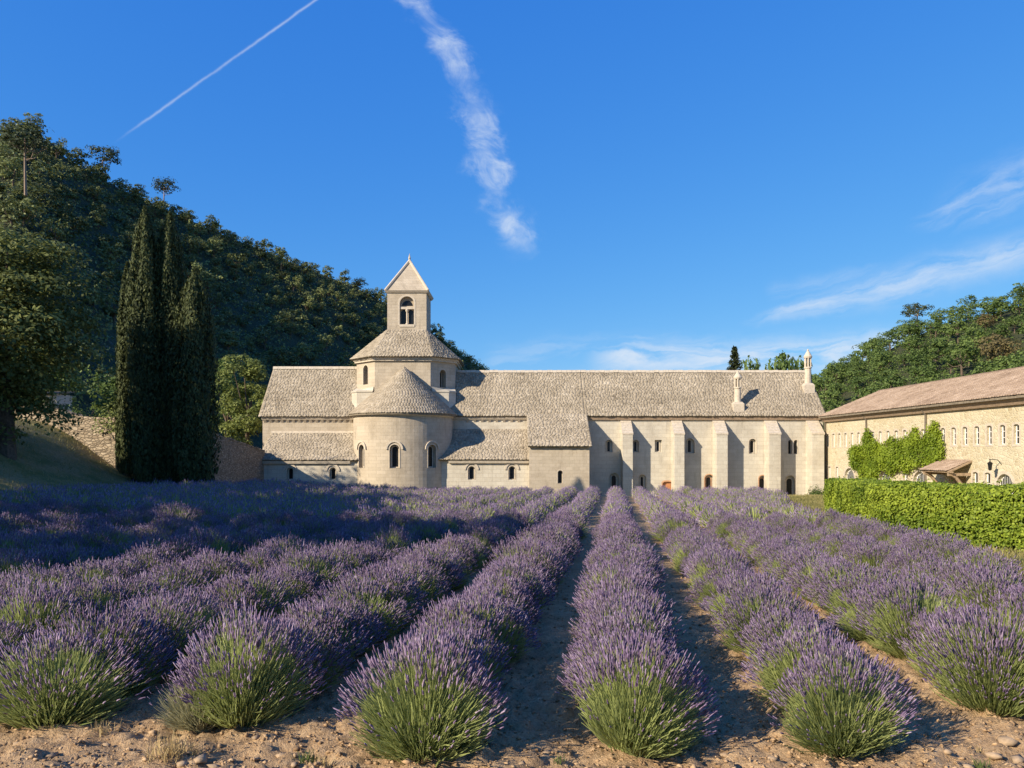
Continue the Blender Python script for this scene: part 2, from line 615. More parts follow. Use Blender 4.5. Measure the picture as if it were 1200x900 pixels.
xs = np.unique(np.round(np.concatenate([np.arange(-6, 6.2, .042), np.arange(-50, 50, .8), np.linspace(-400, 400, 41), np.array([-4000, -1500, 1500, 4000])]), 3))
ys = np.unique(np.round(np.concatenate([np.arange(4.6, 8.6, .046), np.arange(-30, 80, .8), np.linspace(-300, 600, 41), np.array([-4000, -1500, 1500, 5000])]), 3))
gx, gy = np.meshgrid(xs, ys)
gz = ground_z(gx, gy)
near = sm(gy, 4.2, 4.6) * (1 - sm(gy, 9, 10)) * (1 - sm(np.abs(gx), 7, 7.6))
rg = soil_relief(gx, gy)
gz = gz + rg * near
nx, ny = len(xs), len(ys)
idx = np.arange(nx * ny).reshape(ny, nx)
fq = np.stack([idx[:-1, :-1], idx[:-1, 1:], idx[1:, 1:], idx[1:, :-1]], -1).reshape(-1, 4)
gr = solid('ground', np.stack([gx, gy, gz], -1).reshape(-1, 3), fq, M['ground'], smooth=True)
gmask = np.maximum(sm(gx, field_right(gy) - .2, field_right(gy) + .7), sm(-gx, -field_left(gy) - .3, -field_left(gy) + 1.2))
gmask = np.maximum(gmask, sm(gy, 52, 55))
gmask *= np.clip(.35 + 1.1 * vnoise(gx * .9, gy * .9, 8), 0, 1) if True else 1
a = gr.data.attributes.new('grass', 'FLOAT', 'POINT')
a.data.foreach_set('value', gmask.ravel().astype(np.float32))
tag(gr, kind='structure')


# ------------------------------------------------------------------ hills
def hill(name, base, ridge, back=80, n_t=40, rough=3.0, seed=1, bulge=.0):
    base, ridge = np.array(base, float), np.array(ridge, float)
    k = len(base)
    s = np.linspace(0, k - 1, (k - 1) * 10 + 1)
    f = lambda A: np.stack([np.interp(s, np.arange(k), A[:, j]) for j in range(3)], -1)
    B, Rg = f(base), f(ridge)
    tt = np.concatenate([np.linspace(0, 1, n_t), 1 + np.linspace(0.05, 1, 8)])
    rows = []
    for t in tt:
        if t <= 1:
            q = B + (Rg - B) * t
            q[:, 2] = B[:, 2] + (Rg[:, 2] - B[:, 2]) * (t ** (1 - bulge))
            amp = np.sin(pi * min(t, .5)) if t < .5 else 1 - .75 * sm(t, .6, 1.0)
        else:
            d = Rg - B
            d[:, 2] = 0
            d /= np.linalg.norm(d, axis=1)[:, None]
            q = Rg + d * back * (t - 1)
            q[:, 2] = Rg[:, 2] * (1 - .55 * (t - 1) ** 1.3)
            amp = .3
        q[:, 2] += amp * rough * ((vnoise(q[:, 0] / 16, q[:, 1] / 16, seed) - .5) * 2 + (vnoise(q[:, 0] / 6, q[:, 1] / 6, seed + 1) - .5))
        rows.append(q)
    G = np.array(rows)
    a, b_ = G.shape[:2]
    i = np.arange(a * b_).reshape(a, b_)
    fq = np.stack([i[:-1, :-1], i[:-1, 1:], i[1:, 1:], i[1:, :-1]], -1).reshape(-1, 4)
    o = solid(name, G.reshape(-1, 3), fq, M['hill'], smooth=True)
    tag(o, kind='structure')
    return G, n_t


def rp(px, py, Y, drop=4.0):
    q = P(px, py, Y)
    q[2] -= drop
    return q


left_base = [(-62, 14, 4), (-52, 30, 5), (-46, 46, 4), (-42, 62, 2), (-39, 80, 1), (-36, 100, 0), (-30, 125, -1), (-22, 150, -2), (-10, 185, -3), (6, 225, -3), (26, 270, -3), (60, 320, -3)]
left_ridge = [(-150, 70, 8), (-150, 120, 22), rp(-75, 190, 160), rp(20, 124, 166), rp(80, 166, 172), rp(150, 207, 182), rp(230, 244, 196), rp(320, 281, 212), rp(400, 315, 232), rp(470, 350, 256), rp(530, 396, 280), rp(610, 452, 310)]
GL, NTL = hill('left_hill', left_base, left_ridge, 90, 44, 1.4, 11, .05)
right_base = [(26, 330, -3), (30, 240, -3), (36, 170, -3), (44, 120, -3), (52, 95, -2.5), (60, 80, -2.5), (62, 60, -2), (64, 30, -2)]
right_ridge = [rp(840, 500, 360), rp(905, 462, 270, 5), rp(960, 436, 226, 5), rp(1030, 396, 205, 5), rp(1100, 358, 186, 5), rp(1200, 332, 165, 5), rp(1320, 305, 140, 5), rp(1480, 285, 110, 5)]
GR, NTR = hill('right_hill', right_base, right_ridge, 80, 36, 2.0, 23, .0)


# ------------------------------------------------------------------ tile makers
def stone_tiles(patches, wd=.36, ex=.27, th=.055, seed=1):
    r = np.random.RandomState(seed)
    V, Fc, v = [], [], []
    for E0, E1, R1, R0 in patches:
        E0, E1, R1, R0 = (np.array(q, float) for q in (E0, E1, R1, R0))
        L = np.linalg.norm((R0 + R1) / 2 - (E0 + E1) / 2)
        nn = np.cross(E1 - E0, (R0 + R1) / 2 - E0)
        nn /= np.linalg.norm(nn)
        if nn[2] < 0: nn = -nn
        n = max(1, int(round(L / ex)))
        for k in range(n):
            jl = r.uniform(-.012, .012)
            t0, t1 = max(k / n - .05 / L, 0 if k else -.05 / L), min((k + 1.15) / n, 1.0)
            A, B = E0 + (R0 - E0) * t0, E1 + (R1 - E1) * t0
            A2, B2 = E0 + (R0 - E0) * t1, E1 + (R1 - E1) * t1
            wl = np.linalg.norm(B - A)
            if wl < .12: continue
            m = max(1, int(wl / wd))
            cu = np.cumsum(np.concatenate([[0], r.uniform(.55, 1.45, m)]))
            cu /= cu[-1]
            for i in range(m):
                u0, u1 = cu[i] + .006 / wl, cu[i + 1] - .006 / wl
                h0 = th * r.uniform(.6, 1.5)
                h1, tw = h0 + r.uniform(-.015, .015), r.uniform(-.03, .03) / max(L, .3)
                lo = A + (B - A) * u0 + (R0 - E0) * tw
                lo2 = A + (B - A) * u1 + (R1 - E1) * (tw + jl / L)
                up, up2 = A2 + (B2 - A2) * u0, A2 + (B2 - A2) * u1
                q = len(V)
                V += [lo + nn * h0, lo2 + nn * h1, up2 + nn * .012, up + nn * .012, lo - nn * .01, lo2 - nn * .01]
                Fc += [(q, q + 1, q + 2), (q, q + 2, q + 3), (q + 4, q + 5, q + 1), (q + 4, q + 1, q), (q + 4, q, q + 3), (q + 5, q + 2, q + 1)]
                v += [np.clip(r.beta(2.2, 2.2), 0, 1)] * 6
    return np.array(V), np.array(Fc), np.array(v)


def canal_tiles(E0, E1, R1, R0, wd=.24, ln=.42, seed=2):
    r = np.random.RandomState(seed)
    E0, E1, R1, R0 = (np.array(q, float) for q in (E0, E1, R1, R0))
    u, s = E1 - E0, R0 - E0
    W_, L = np.linalg.norm(u), np.linalg.norm(s)
    u, s = u / W_, s / L
    nn = np.cross(u, s)
    if nn[2] < 0: nn = -nn
    V, Fc, v = [], [], []
    for i in range(int(W_ / wd)):
        x = (i + .5) * wd
        for k in range(int(L / ln) + 1):
            y0, y1 = k * ln - .04 + r.uniform(-.02, .02), min((k + 1.12) * ln, L)
            if y1 - y0 < .1: continue
            q = len(V)
            r0, r1 = wd * .5, wd * .42
            xo = r.uniform(-.012, .012)
            for (yy, rr, up) in ((y0, r0, .045), (y1, r1, .005)):
                for a in np.linspace(0, pi, 5):
                    V.append(E0 + u * (x + xo + rr * cos(a)) + s * yy + nn * (up + rr * .75 * sin(a)))
            for j in range(4):
                Fc += [(q + j, q + j + 1, q + 6 + j), (q + j, q + 6 + j, q + 5 + j)]
            Fc += [(q, q + 4, q + 2), (q, q + 2, q + 1), (q + 2, q + 4, q + 3)]
            v += [np.clip(r.beta(2, 2), 0, 1)] * 11
    return np.array(V), np.array(Fc), np.array(v)


def roof(parent, quads, thick=.16, seed=1, wd=.27, ex=.2, mat='lauze', tri=None, name='roof'):
    """roof bedding slab with its covering of tiles as one sub-part"""
    mb = MB()
    for q in quads:
        q = [np.array(p, float) for p in q]
        nn = np.cross(q[1] - q[0], (q[2] + q[3]) / 2 - q[0])
        nn /= np.linalg.norm(nn)
        if nn[2] < 0: nn = -nn
        if np.linalg.norm(q[2] - q[3]) < .02: q = q[:3]
        mb.prism([p - nn * thick for p in q], q)
    ro = mb.build(name, M['slab'], parent)
    V, Fc, v = stone_tiles(quads, wd, ex, .045, seed)
    tl = solid('roof_tiles', V, Fc, M[mat], ro, v=v)
    tag(tl, kind='stuff')
    return ro


def arch(wd, h, n=8, point=False):
    r = wd / 2
    if h <= r + .01:
        return [(-r, 0), (r, 0), (r, h), (-r, h)]
    pts = [(-r, 0), (r, 0)]
    for k in range(n + 1):
        a = pi * k / n
        pts.append((r * cos(a), h - r + r * sin(a)))
    return pts


def frame3(o, u, n):
    o, u, n = np.array(o, float), np.array(u, float), np.array(n, float)
    return lambda a, b, d: o + u * a + np.array((0, 0, 1.0)) * b + n * d      # d outwards


def ring(mb, f, inner, outer, d0, d1):
    """solid band between two matching outlines"""
    n = len(inner)
    pts = [f(a, b, d1) for a, b in inner] + [f(a, b, d1) for a, b in outer] + [f(a, b, d0) for a, b in inner] + [f(a, b, d0) for a, b in outer]
    fs = []
    for i in range(n):
        j = (i + 1) % n
        fs += [(i, j, n + j, n + i), (2 * n + j, 2 * n + i, 3 * n + i, 3 * n + j), (n + i, n + j, 3 * n + j, 3 * n + i), (j, i, 2 * n + i, 2 * n + j)]
    mb.poly(pts, fs)


def window(parent, cutter, o, u, n, wd, h, depth=.32, slit=.42, slit_h=.8, hood=False, mat='trim', rect=False, surround=True, label=None):
    """arched pocket in the wall, a dark slit at its back with a stone border, and a raised hood"""
    f = frame3(o, u, n)
    prof = [(-wd / 2, 0), (wd / 2, 0), (wd / 2, h), (-wd / 2, h)] if rect else arch(wd, h)
    cutter.prism([f(a, b, -depth) for a, b in prof], [f(a, b, .25) for a, b in prof])
    sw, sh = wd * slit, h * slit_h
    z0 = min((h - sh) * .35, .12)
    bw = min(.09, wd * .12)
    inn = [(a, b + z0) for a, b in arch(sw, sh)]
    out = [(a, b + z0 - bw) for a, b in arch(sw + 2 * bw, sh + 2 * bw)]
    mb = MB()
    ring(mb, f, inn, out, -depth - .01, -depth + .05)
    if surround and not rect:
        ring(mb, f, [(a * .985, b * .99 + .005) for a, b in prof], [(a * (1 + .14 / wd * .9), b if b < .01 else b + .07) for a, b in prof], -.05, .012)
    wo = mb.build('window', M[mat], parent)
    pm = MB()
    pm.prism([f(a, b, -depth - .005) for a, b in inn], [f(a, b, -depth + .02) for a, b in inn])
    pm.build('pane', M['glass'], wo)
    if hood:
        hb = MB()
        a1 = [(a, b) for a, b in arch(wd + .36, h + .18, 10)][2:]
        a2 = [(a, b) for a, b in arch(wd + .66, h + .33, 10)][2:]
        k = len(a1)
        pts = [f(a, b, .085) for a, b in a1] + [f(a, b, .085) for a, b in a2] + [f(a, b, -.02) for a, b in a1] + [f(a, b, -.02) for a, b in a2]
        fs = []
        for i in range(k - 1):
            fs += [(i, i + 1, k + i + 1, k + i), (2 * k + i + 1, 2 * k + i, 3 * k + i, 3 * k + i + 1), (k + i, k + i + 1, 3 * k + i + 1, 3 * k + i), (i + 1, i, 2 * k + i, 2 * k + i + 1)]
        fs += [(0, k, 3 * k, 2 * k), (k - 1, 3 * k - 1, 4 * k - 1, 2 * k - 1)]
        hb.poly(pts, fs)
        hb.build('hood', M['trim'], wo)
    return wo


UX, NY = (1, 0, 0), (0, -1, 0)

# ------------------------------------------------------------------ abbey church
church = empty('abbey_church', (-10, 70, -3), 'pale stone abbey church with round apse, eight sided lantern and belfry', 'church')
ZB = -3.4
K = (9.72 - 5.24) / (74 - 69.6)                   # pitch of the long roofs

# east arm of the transept
mb = MB().extx([(70, ZB), (78, ZB), (78, 5.0), (74, 9.75), (70, 5.0)], -23.25, -13)
mb.build('transept_wall', M['stone'], church)
roof(church, [((-23.5, 69.6, 5.2), (-13.6, 69.6, 5.2), (-13.6, 74, 10.1), (-23.5, 74, 10.1)),
              ((-13.6, 78.4, 5.2), (-23.5, 78.4, 5.2), (-23.5, 74, 10.1), (-13.6, 74, 10.1))], seed=3)
mb = MB()
for k in range(20):
    x = -23.5 + k * .5
    mb.extx([(73.8, 10.02), (74.2, 10.02), (74.1, 10.28), (73.9, 10.28)], x, x + .48 + .01 * (k % 3))
mb.build('ridge_cap', M['trim'], church)
mb = MB()
mb.extx([(69.86, 4.86), (70.2, 4.86), (70.2, 5.08), (69.72, 5.08)], -23.3, -14.6)
mb.build('cornice', M['trim'], church)
corb = MB().extx([(0, 0), (.24, -.28), (.24, .0)], -.12, .12)
corb = MB().poly([(-.11, .02, -.3), (.11, .02, -.3), (.11, -.22, -.02), (-.11, -.22, -.02), (-.11, .02, 0), (.11, .02, 0), (-.11, -.24, 0), (.11, -.24, 0)],
                 [(0, 1, 2, 3), (3, 2, 7, 6), (6, 7, 5, 4), (0, 3, 6, 4), (1, 5, 7, 2), (1, 0, 4, 5)])
corb_me = corb.mesh('corbel', M['trim'])


def corbels(parent, x0, x1, n, y, z):
    for k in range(n):
        place('corbel', corb_me, parent, tuple(np.array((x0 + (x1 - x0) * k / (n - 1), y, z)) - ORG[parent]))


corbels(church, -23.0, -15.0, 16, 70, 4.86)
# chapel lean-to beside it
cut_c = MB()
wins = []
mb = MB().extx([(66.5, ZB), (70.1, ZB), (70.1, 3.5), (66.5, 1.12)], -22.2, -13)
for px in (340, 390):
    X = P(px, 555, 66.5)[0]
    window(church, cut_c, (X, 66.5, P(px, 562, 66.5)[2]), UX, NY, .62, 1.08, .3, .55, .85, hood=True)
cut(mb, cut_c, 'chapel_wall', M['stone_pale'], church)
roof(church, [((-22.45, 66.15, 1.2), (-13.6, 66.15, 1.2), (-13.6, 69.98, 3.66), (-22.45, 69.98, 3.66))], seed=4)
mb = MB()
mb.extx([(69.84, 3.62), (70.05, 3.62), (70.05, 3.84), (69.9, 3.84)], -22.45, -14.2)
mb.build('string_course', M['trim'], church)
mb = MB()
mb.extx([(66.28, .84), (66.55, .84), (66.55, 1.08), (66.2, 1.08)], -22.3, -14.3)
mb.build('string_course', M['trim'], church)

# apse
AX, AY, AR = -9.98, 69.0, 4.5
mb = MB().lathe((AX, AY), [(AR, ZB), (AR, 5.2)], 72)
cut_a = MB()
for ang in (-46, -1.5, 42):
    a = radians(ang)
    n = (sin(a), -cos(a), 0)
    o = (AX + AR * cos(pi / 72) * sin(a), AY - AR * cos(pi / 72) * cos(a), P(470, 548.5, 64.6)[2])
    window(church, cut_a, o, (cos(a), sin(a), 0), n, .86, 2.05, .42, .62, .86, hood=True)
ap = cut(mb, cut_a, 'apse_wall', M['stone'], church)
MB().lathe((AX, AY), [(AR - .1, 4.98), (AR + .1, 5.0), (AR + .22, 5.26), (AR - .1, 5.26)], 72).build('apse_cornice', M['trim'], church)
NS = 40
quads = []
for k in range(NS):
    a0, a1 = pi * k / NS - pi - .12 + .24 * k / NS, pi * (k + 1) / NS - pi - .12 + .24 * (k + 1) / NS
    e = lambda a: (AX + (AR + .38) * cos(a), AY + (AR + .38) * sin(a), 5.28)
    apx = (AX, AY + .7, 9.72)
    quads.append((e(a0), e(a1), apx, apx))
cring = lambda r_, cy_, z_: [(AX + r_ * cos(2 * pi * k / 48), cy_ + r_ * sin(2 * pi * k / 48), z_) for k in range(48)]
mb = MB().prism(cring(AR + .34, AY, 5.1), cring(AR + .34, AY, 5.24))
mb.prism(cring(AR + .34, AY, 5.235), cring(.03, AY + .55, 9.68))
ro = mb.build('apse_roof', M['slab'], church)


def cone_tiles(c, r0, z0, apex, n, seed):
    """rings of tiles, fewer towards the top"""
    r = np.random.RandomState(seed)
    V, Fc, v = [], [], []
    apex = np.array(apex)
    L = math.hypot(r0, apex[2] - z0)
    for k in range(n):
        t0, t1 = (k - .12) / n, min((k + 1.15) / n, 1)
        m = max(5, int(2 * pi * r0 * (1 - t0) / .26))
        ph = r.uniform(0, 7)
        for i in range(m):
            a0, a1 = ph + 2 * pi * (i + .03) / m, ph + 2 * pi * (i + .97) / m
            def pt(a, t, up):
                p = np.array((c[0] + r0 * cos(a), c[1] + r0 * sin(a), z0))
                q = p + (apex - p) * t
                d = np.array((cos(a) * (apex[2] - z0) / L, sin(a) * (apex[2] - z0) / L, r0 / L))
                return q + d * up
            h0, h1 = .055 * r.uniform(.6, 1.5), .055 * r.uniform(.6, 1.5)
            j = r.uniform(-.1, .1) / n
            q = len(V)
            V += [pt(a0, t0 + j, h0), pt(a1, t0 + j, h1), pt(a1, t1, .015), pt(a0, t1, .015), pt(a0, t0 + j, -.02), pt(a1, t0 + j, -.02)]
            Fc += [(q, q + 1, q + 2), (q, q + 2, q + 3), (q + 4, q + 5, q + 1), (q + 4, q + 1, q), (q + 4, q, q + 3), (q + 5, q + 2, q + 1)]
            v += [r.beta(2.2, 2.2)] * 6
    return np.array(V), np.array(Fc), np.array(v)


V, Fc, v = cone_tiles((AX, AY), AR + .4, 5.28, (AX, AY + .55, 9.78), 31, 5)
tag(solid('roof_tiles', V, Fc, M['lauze'], ro, v=v), kind='stuff')

# lantern: square with cut corners
LX, LY = -10.2, 74.75


def octo(hw, hf, z, cx=LX, cy=LY):
    return [(cx - hf, cy - hw, z), (cx + hf, cy - hw, z), (cx + hw, cy - hf, z), (cx + hw, cy + hf, z), (cx + hf, cy + hw, z), (cx - hf, cy + hw, z), (cx - hw, cy + hf, z), (cx - hw, cy - hf, z)]


mb = MB().prism(octo(4.72, 2.6, 2.0), octo(4.72, 2.6, 10.72))
cut_d = MB()
q = math.sqrt(.5)
cw = (4.72 + 2.6) / 2
zw = P(430, 450.5, 71)[2]
window(church, cut_d, (LX - cw, LY - cw, zw), (q, -q, 0), (-q, -q, 0), .8, 1.85, .7, .8, .94)
window(church, cut_d, (LX + cw, LY - cw, P(520, 454, 71)[2]), (q, q, 0), (q, -q, 0), .8, 1.7, .7, .8, .94)
cut(mb, cut_d, 'lantern_wall', M['stone'], church)
mb = MB()
mb.prism(octo(4.9, 2.75, 10.36), octo(4.9, 2.75, 10.52))
mb.prism(octo(5.0, 2.78, 10.52), octo(5.05, 2.8, 10.74))
mb.build('lantern_cornice', M['trim'], church)
# corner blocks where the cut corners meet the roofs
for sx in (-1, 1):
    b0 = [(LX + sx * 2.75, LY - 4.8, 3.0), (LX + sx * 4.3, LY - 4.62, 3.0), (LX + sx * 4.9, LY - 4.0, 3.0), (LX + sx * 4.8, LY - 2.75, 3.0), (LX + sx * 3, LY - 2.9, 3.0)]
    up = [(p[0], p[1], 7.45) for p in b0]
    tp = [(LX + sx * 2.7, LY - 4.72, 7.98), (LX + sx * 3.9, LY - 4.1, 7.75), (LX + sx * 4.35, LY - 3.6, 7.75), (LX + sx * 4.72, LY - 2.7, 7.98), (LX + sx * 3, LY - 2.9, 7.98)]
    mb = MB().prism(b0, up)
    up2 = [(LX + (p[0] - LX) * 1.012, LY + (p[1] - LY) * 1.012, 7.44) for p in b0]
    mb.prism(up2, [(p[0], p[1], 7.58) for p in up2])
    mb.prism([(p[0], p[1], 7.57) for p in b0], tp)
    mb.build('corner_block', M['stone_pale'], church)
e = octo(5.25, 2.95, 10.76)
BH = 1.9
tp = [(LX - BH * .98, LY - BH, 13.75), (LX + BH * .98, LY - BH, 13.75), (LX + BH, LY - BH * .98, 13.75), (LX + BH, LY + BH * .98, 13.75), (LX + BH * .98, LY + BH, 13.75), (LX - BH * .98, LY + BH, 13.75), (LX - BH, LY + BH * .98, 13.75), (LX - BH, LY - BH * .98, 13.75)]
roof(church, [(e[i], e[(i + 1) % 8], tp[(i + 1) % 8], tp[i]) for i in range(8)], .14, 6, .26, .2)

# belfry
cut_b = MB()
mb = MB().box(LX - BH, LX + BH, LY - BH, LY + BH, 12.6, 17.35)
zb = P(474, 381.5, 72.8)[2]
pf = arch(1.42, 2.85, 10)
fr = frame3((LX, LY - BH, zb), UX, NY)
cut_b.prism([fr(a_, b_, -.42) for a_, b_ in pf], [fr(a_, b_, .3) for a_, b_ in pf])
wall_b = MB()
mbw = MB()
ring(mbw, fr, [(a_ * .98, b_) for a_, b_ in pf], [(a_ * 1.2, b_ if b_ < .01 else b_ + .14) for a_, b_ in pf], -.05, .025)
lun = [(a_ * .72, (b_ if k_ > 1 else 1.42) if b_ > 1.45 or k_ > 1 else 1.95) for k_, (a_, b_) in enumerate(arch(1.42, 2.62, 10))]
lun = [(.5 * cos(pi * k / 10), 2.0 + .5 * sin(pi * k / 10)) for k in range(11)]
mbw.box(LX - .71, LX + .71, LY - BH + .06, LY - BH + .4, zb + 1.62, zb + 1.84)
mbw.box(LX - .74, LX + .74, LY - BH - .06, LY - BH + .4, zb - .12, zb + .12)
wb = mbw.build('belfry_window', M['trim'], church)
MB().lathe((LX, LY - BH + .2), [(.16, zb + .1), (.16, zb + .22), (.085, zb + .3), (.08, zb + 1.3), (.17, zb + 1.5), (.17, zb + 1.64)], 10).build('column', M['trim'], wb)
for s_ in (-1, 1):
    cc = [(s_ * .36 + a_, b_ + .14) for a_, b_ in arch(.5, 1.44, 8)]
    MB().prism([fr(a_, b_, -.42) for a_, b_ in cc], [fr(a_, b_, -.385) for a_, b_ in cc]).build('shade_plate', M['glass'], wb)  # dark plates, lunette too, stand for the shade inside the open belfry
MB().prism([fr(a_, b_, -.42) for a_, b_ in lun], [fr(a_, b_, -.385) for a_, b_ in lun]).build('shade_plate', M['glass'], wb)
cut(mb, cut_b, 'belfry_wall', M['stone'], church)
mb = MB().prism([(LX + a_ * 2.0, LY + b_ * 2.0, 17.3) for a_, b_ in ((-1, -1), (1, -1), (1, 1), (-1, 1))], [(LX + a_ * 2.16, LY + b_ * 2.16, 17.5) for a_, b_ in ((-1, -1), (1, -1), (1, 1), (-1, 1))])
mb.build('belfry_cornice', M['trim'], church)
sq = [(-1, -1), (1, -1), (1, 1), (-1, 1)]
mb = MB().prism([(LX + a_ * 2.02, LY + b_ * 2.02, 17.49) for a_, b_ in sq], [(LX + a_ * .05, LY + b_ * .05, 20.75) for a_, b_ in sq])
sp = mb.build('belfry_roof', M['stone'], church)
mb = MB()
for a_, b_ in sq:
    mb.tube([(LX + a_ * 2.08, LY + b_ * 2.08, 17.5), (LX + a_ * .06, LY + b_ * .06, 20.8)], .13, 6)
mb.build('roof_rib', M['trim'], sp)
MB().lathe((LX, LY), [(.16, 20.6), (.2, 20.85), (.09, 21.0), (.13, 21.15), (.03, 21.5), (.02, 21.62)], 8).build('finial', M['trim'], sp)

# west arm and its chapels
mb = MB().extx([(70, ZB), (78, ZB), (78, 5.0), (74, 9.4), (70, 5.0)], -7, 6.75)
mb.build('transept_wall', M['stone_pale'], church)
NV = ((-7, 69.6, 5.24), (6.75, 69.6, 5.24), (6.75, 74, 9.74), (-7, 74, 9.74))
roof(church, [NV, ((6.75, 78.4, 5.24), (-7, 78.4, 5.24), (-7, 74, 9.74), (6.75, 74, 9.74))], seed=8)
corbels(church, P(548, 0, 70)[0], P(608, 0, 70)[0], 8, 70, 4.9)
mb = MB().extx([(69.86, 4.88), (70.2, 4.88), (70.2, 5.1), (69.72, 5.1)], -5.6, 1.55)
mb.build('cornice', M['trim'], church)
cut_e = MB()
mb = MB().extx([(66.5, ZB), (70.1, ZB), (70.1, 3.8), (66.5, 1.15)], -6.5, 1.6)
for px in (552.6, 600):
    window(church, cut_e, (P(px, 0, 66.5)[0], 66.5, P(px, 562, 66.5)[2]), UX, NY, .64, 1.2, .3, .6, .88, hood=True)
cut(mb, cut_e, 'chapel_wall', M['stone_pale'], church)
roof(church, [((-6.5, 66.15, 1.24), (1.62, 66.15, 1.24), (1.62, 69.98, 4.0), (-6.5, 69.98, 4.0))], seed=9)
MB().extx([(66.28, .88), (66.55, .88), (66.55, 1.1), (66.2, 1.1)], -5.6, 1.48).build('string_course', M['trim'], church)
# square projecting block with a single pitch roof
cut_f = MB()
mb = MB().extx([(65.5, ZB), (70.1, ZB), (70.1, 5.12), (65.5, 2.3)], 1.5, 6.75)
window(church, cut_f, (P(656.5, 0, 65.5)[0], 65.5, P(0, 566.5, 65.5)[2]), UX, NY, .46, 1.15, .3, .7, .9)
cut(mb, cut_f, 'sacristy_wall', M['stone'], church)
roof(church, [((1.36, 65.15, 2.42), (6.95, 65.15, 2.42), (6.95, 69.66, 5.34), (1.36, 69.66, 5.34))], seed=10)

# ------------------------------------------------------------------ buttressed monks' building
monks = empty('monastery_building', (18, 70, -3), 'long pale stone monastery building with sloping buttresses and stone tile roof', 'building')
XE = 29.0
cut_m = MB()
mb = MB().extx([(70, ZB), (78, ZB), (78, 5.0), (74, 9.4), (70, 5.0)], 6.76, XE)
Y0 = 70.0


def mw(px, py0, py1, wp, **k):
    a0, a1 = P(px, py1, Y0), P(px, py0, Y0)
    window(monks, cut_m, (a0[0], Y0, a0[2]), UX, NY, wp * Y0 / F, a1[2] - a0[2], **k)


mw(713.6, 515.5, 530, 8.5, slit=.36)
mw(745, 515.5, 530, 7.5, slit=.36)
mw(771.5, 515.5, 529.5, 8.2, slit=.36, rect=True)
mw(808.5, 513.5, 531, 11, slit=.34)
mw(882, 514, 531.5, 9, slit=.42)
mw(925.9, 515.5, 532, 4.6, slit=.8, slit_h=.94, depth=.4)
mw(932.6, 515.5, 532, 4.6, slit=.8, slit_h=.94, depth=.4)
mw(719.6, 554, 578, 11.5, slit=.45)
mw(752.7, 556, 578, 9, slit=.32)
mw(831, 556, 580, 10.5, slit=.5, mat='brickred')
mw(893.8, 557, 582, 9, slit=.6, mat='brickred')
mw(926, 557, 584, 11.5, slit=.55)
# low door with an ochre surround
fd = frame3((P(782, 0, Y0)[0], Y0, ZB + .4), UX, NY)
hd = P(782, 564, Y0)[2] - ZB - .4
pf = [(-.46, 0), (.46, 0), (.46, hd - .18), (.3, hd - .03), (0, hd), (-.3, hd - .03), (-.46, hd - .18)]
cut_m.prism([fd(a_, b_, -.25) for a_, b_ in pf], [fd(a_, b_, .25) for a_, b_ in pf])
cut(mb, cut_m, 'wall', M['stone_pale'], monks)
mb = MB()
ring(mb, fd, [(a_ * .97, b_ if b_ < .1 else b_ - .02) for a_, b_ in pf], [(a_ * 1.18, b_ if b_ < .1 else b_ + .1) for a_, b_ in pf], -.08, .014)
dr = mb.build('door_surround', M['brickred'], monks)
MB().prism([fd(a_, b_, -.26) for a_, b_ in pf], [fd(a_, b_, -.19) for a_, b_ in pf]).build('door', M['door'], dr)
roof(monks, [((6.76, 69.6, 5.24), (XE + .15, 69.6, 5.24), (XE + .15, 74, 9.74), (6.76, 74, 9.74)),
             ((XE + .15, 78.4, 5.24), (6.76, 78.4, 5.24), (6.76, 74, 9.74), (XE + .15, 74, 9.74))], seed=12)
MB().extx([(69.84, 4.84), (70.2, 4.84), (70.2, 5.1), (69.74, 5.1)], 6.76, XE).build('cornice', M['eaves'], monks)


def ridge_caps(parent, x0, x1, z, seed):
    r = random.Random(seed)
    mb = MB()
    x = x0
    while x < x1:
        e_ = min(x + r.uniform(.38, .52), x1)
        d = r.uniform(-.02, .02)
        mb.extx([(73.78, z - .05 + d), (74.22, z - .05 + d), (74.12, z + .2 + d), (73.88, z + .2 + d)], x, e_ - .015)
        x = e_
    mb.build('ridge_cap', M['trim'], parent)


ridge_caps(church, -5.4, 6.74, 9.72, 1)
ridge_caps(monks, 6.76, XE + .15, 9.72, 2)
# buttresses
for (p0, p1) in ((728.5, 741.5), (789, 802), (838.5, 852.7), (900, 915), (950, 965.3)):
    x0, x1 = P(p0 + 1.5, 0, 68.6)[0], P(p1, 0, 68.6)[0]
    d = 1.4 if p0 < 940 else 1.5
    mb = MB().extx([(70.05, ZB), (70 - d, ZB), (70 - d, P(0, 509, 68.6)[2]), (70.05, 4.75)], x0, x1)
    bo = mb.build('buttress', M['stone_pale'], monks)
    # stepped capping stones on the slope
    zt, zf = 4.75, P(0, 509, 68.6)[2]
    for k in range(5):
        t0, t1 = k / 5, (k + 1) / 5
        ya, yb = 70 - d - .04 + (d) * t0, 70 - d - .04 + d * t1 + .02
        za, zb_ = zf + (zt - zf) * t0, zf + (zt - zf) * t1
        MB().extx([(ya, za - .03), (ya, za + .13), (yb, zb_ + .09), (yb, zb_ - .03)], x0 - .05, x1 + .05).build('coping_stone', M['trim'], bo)


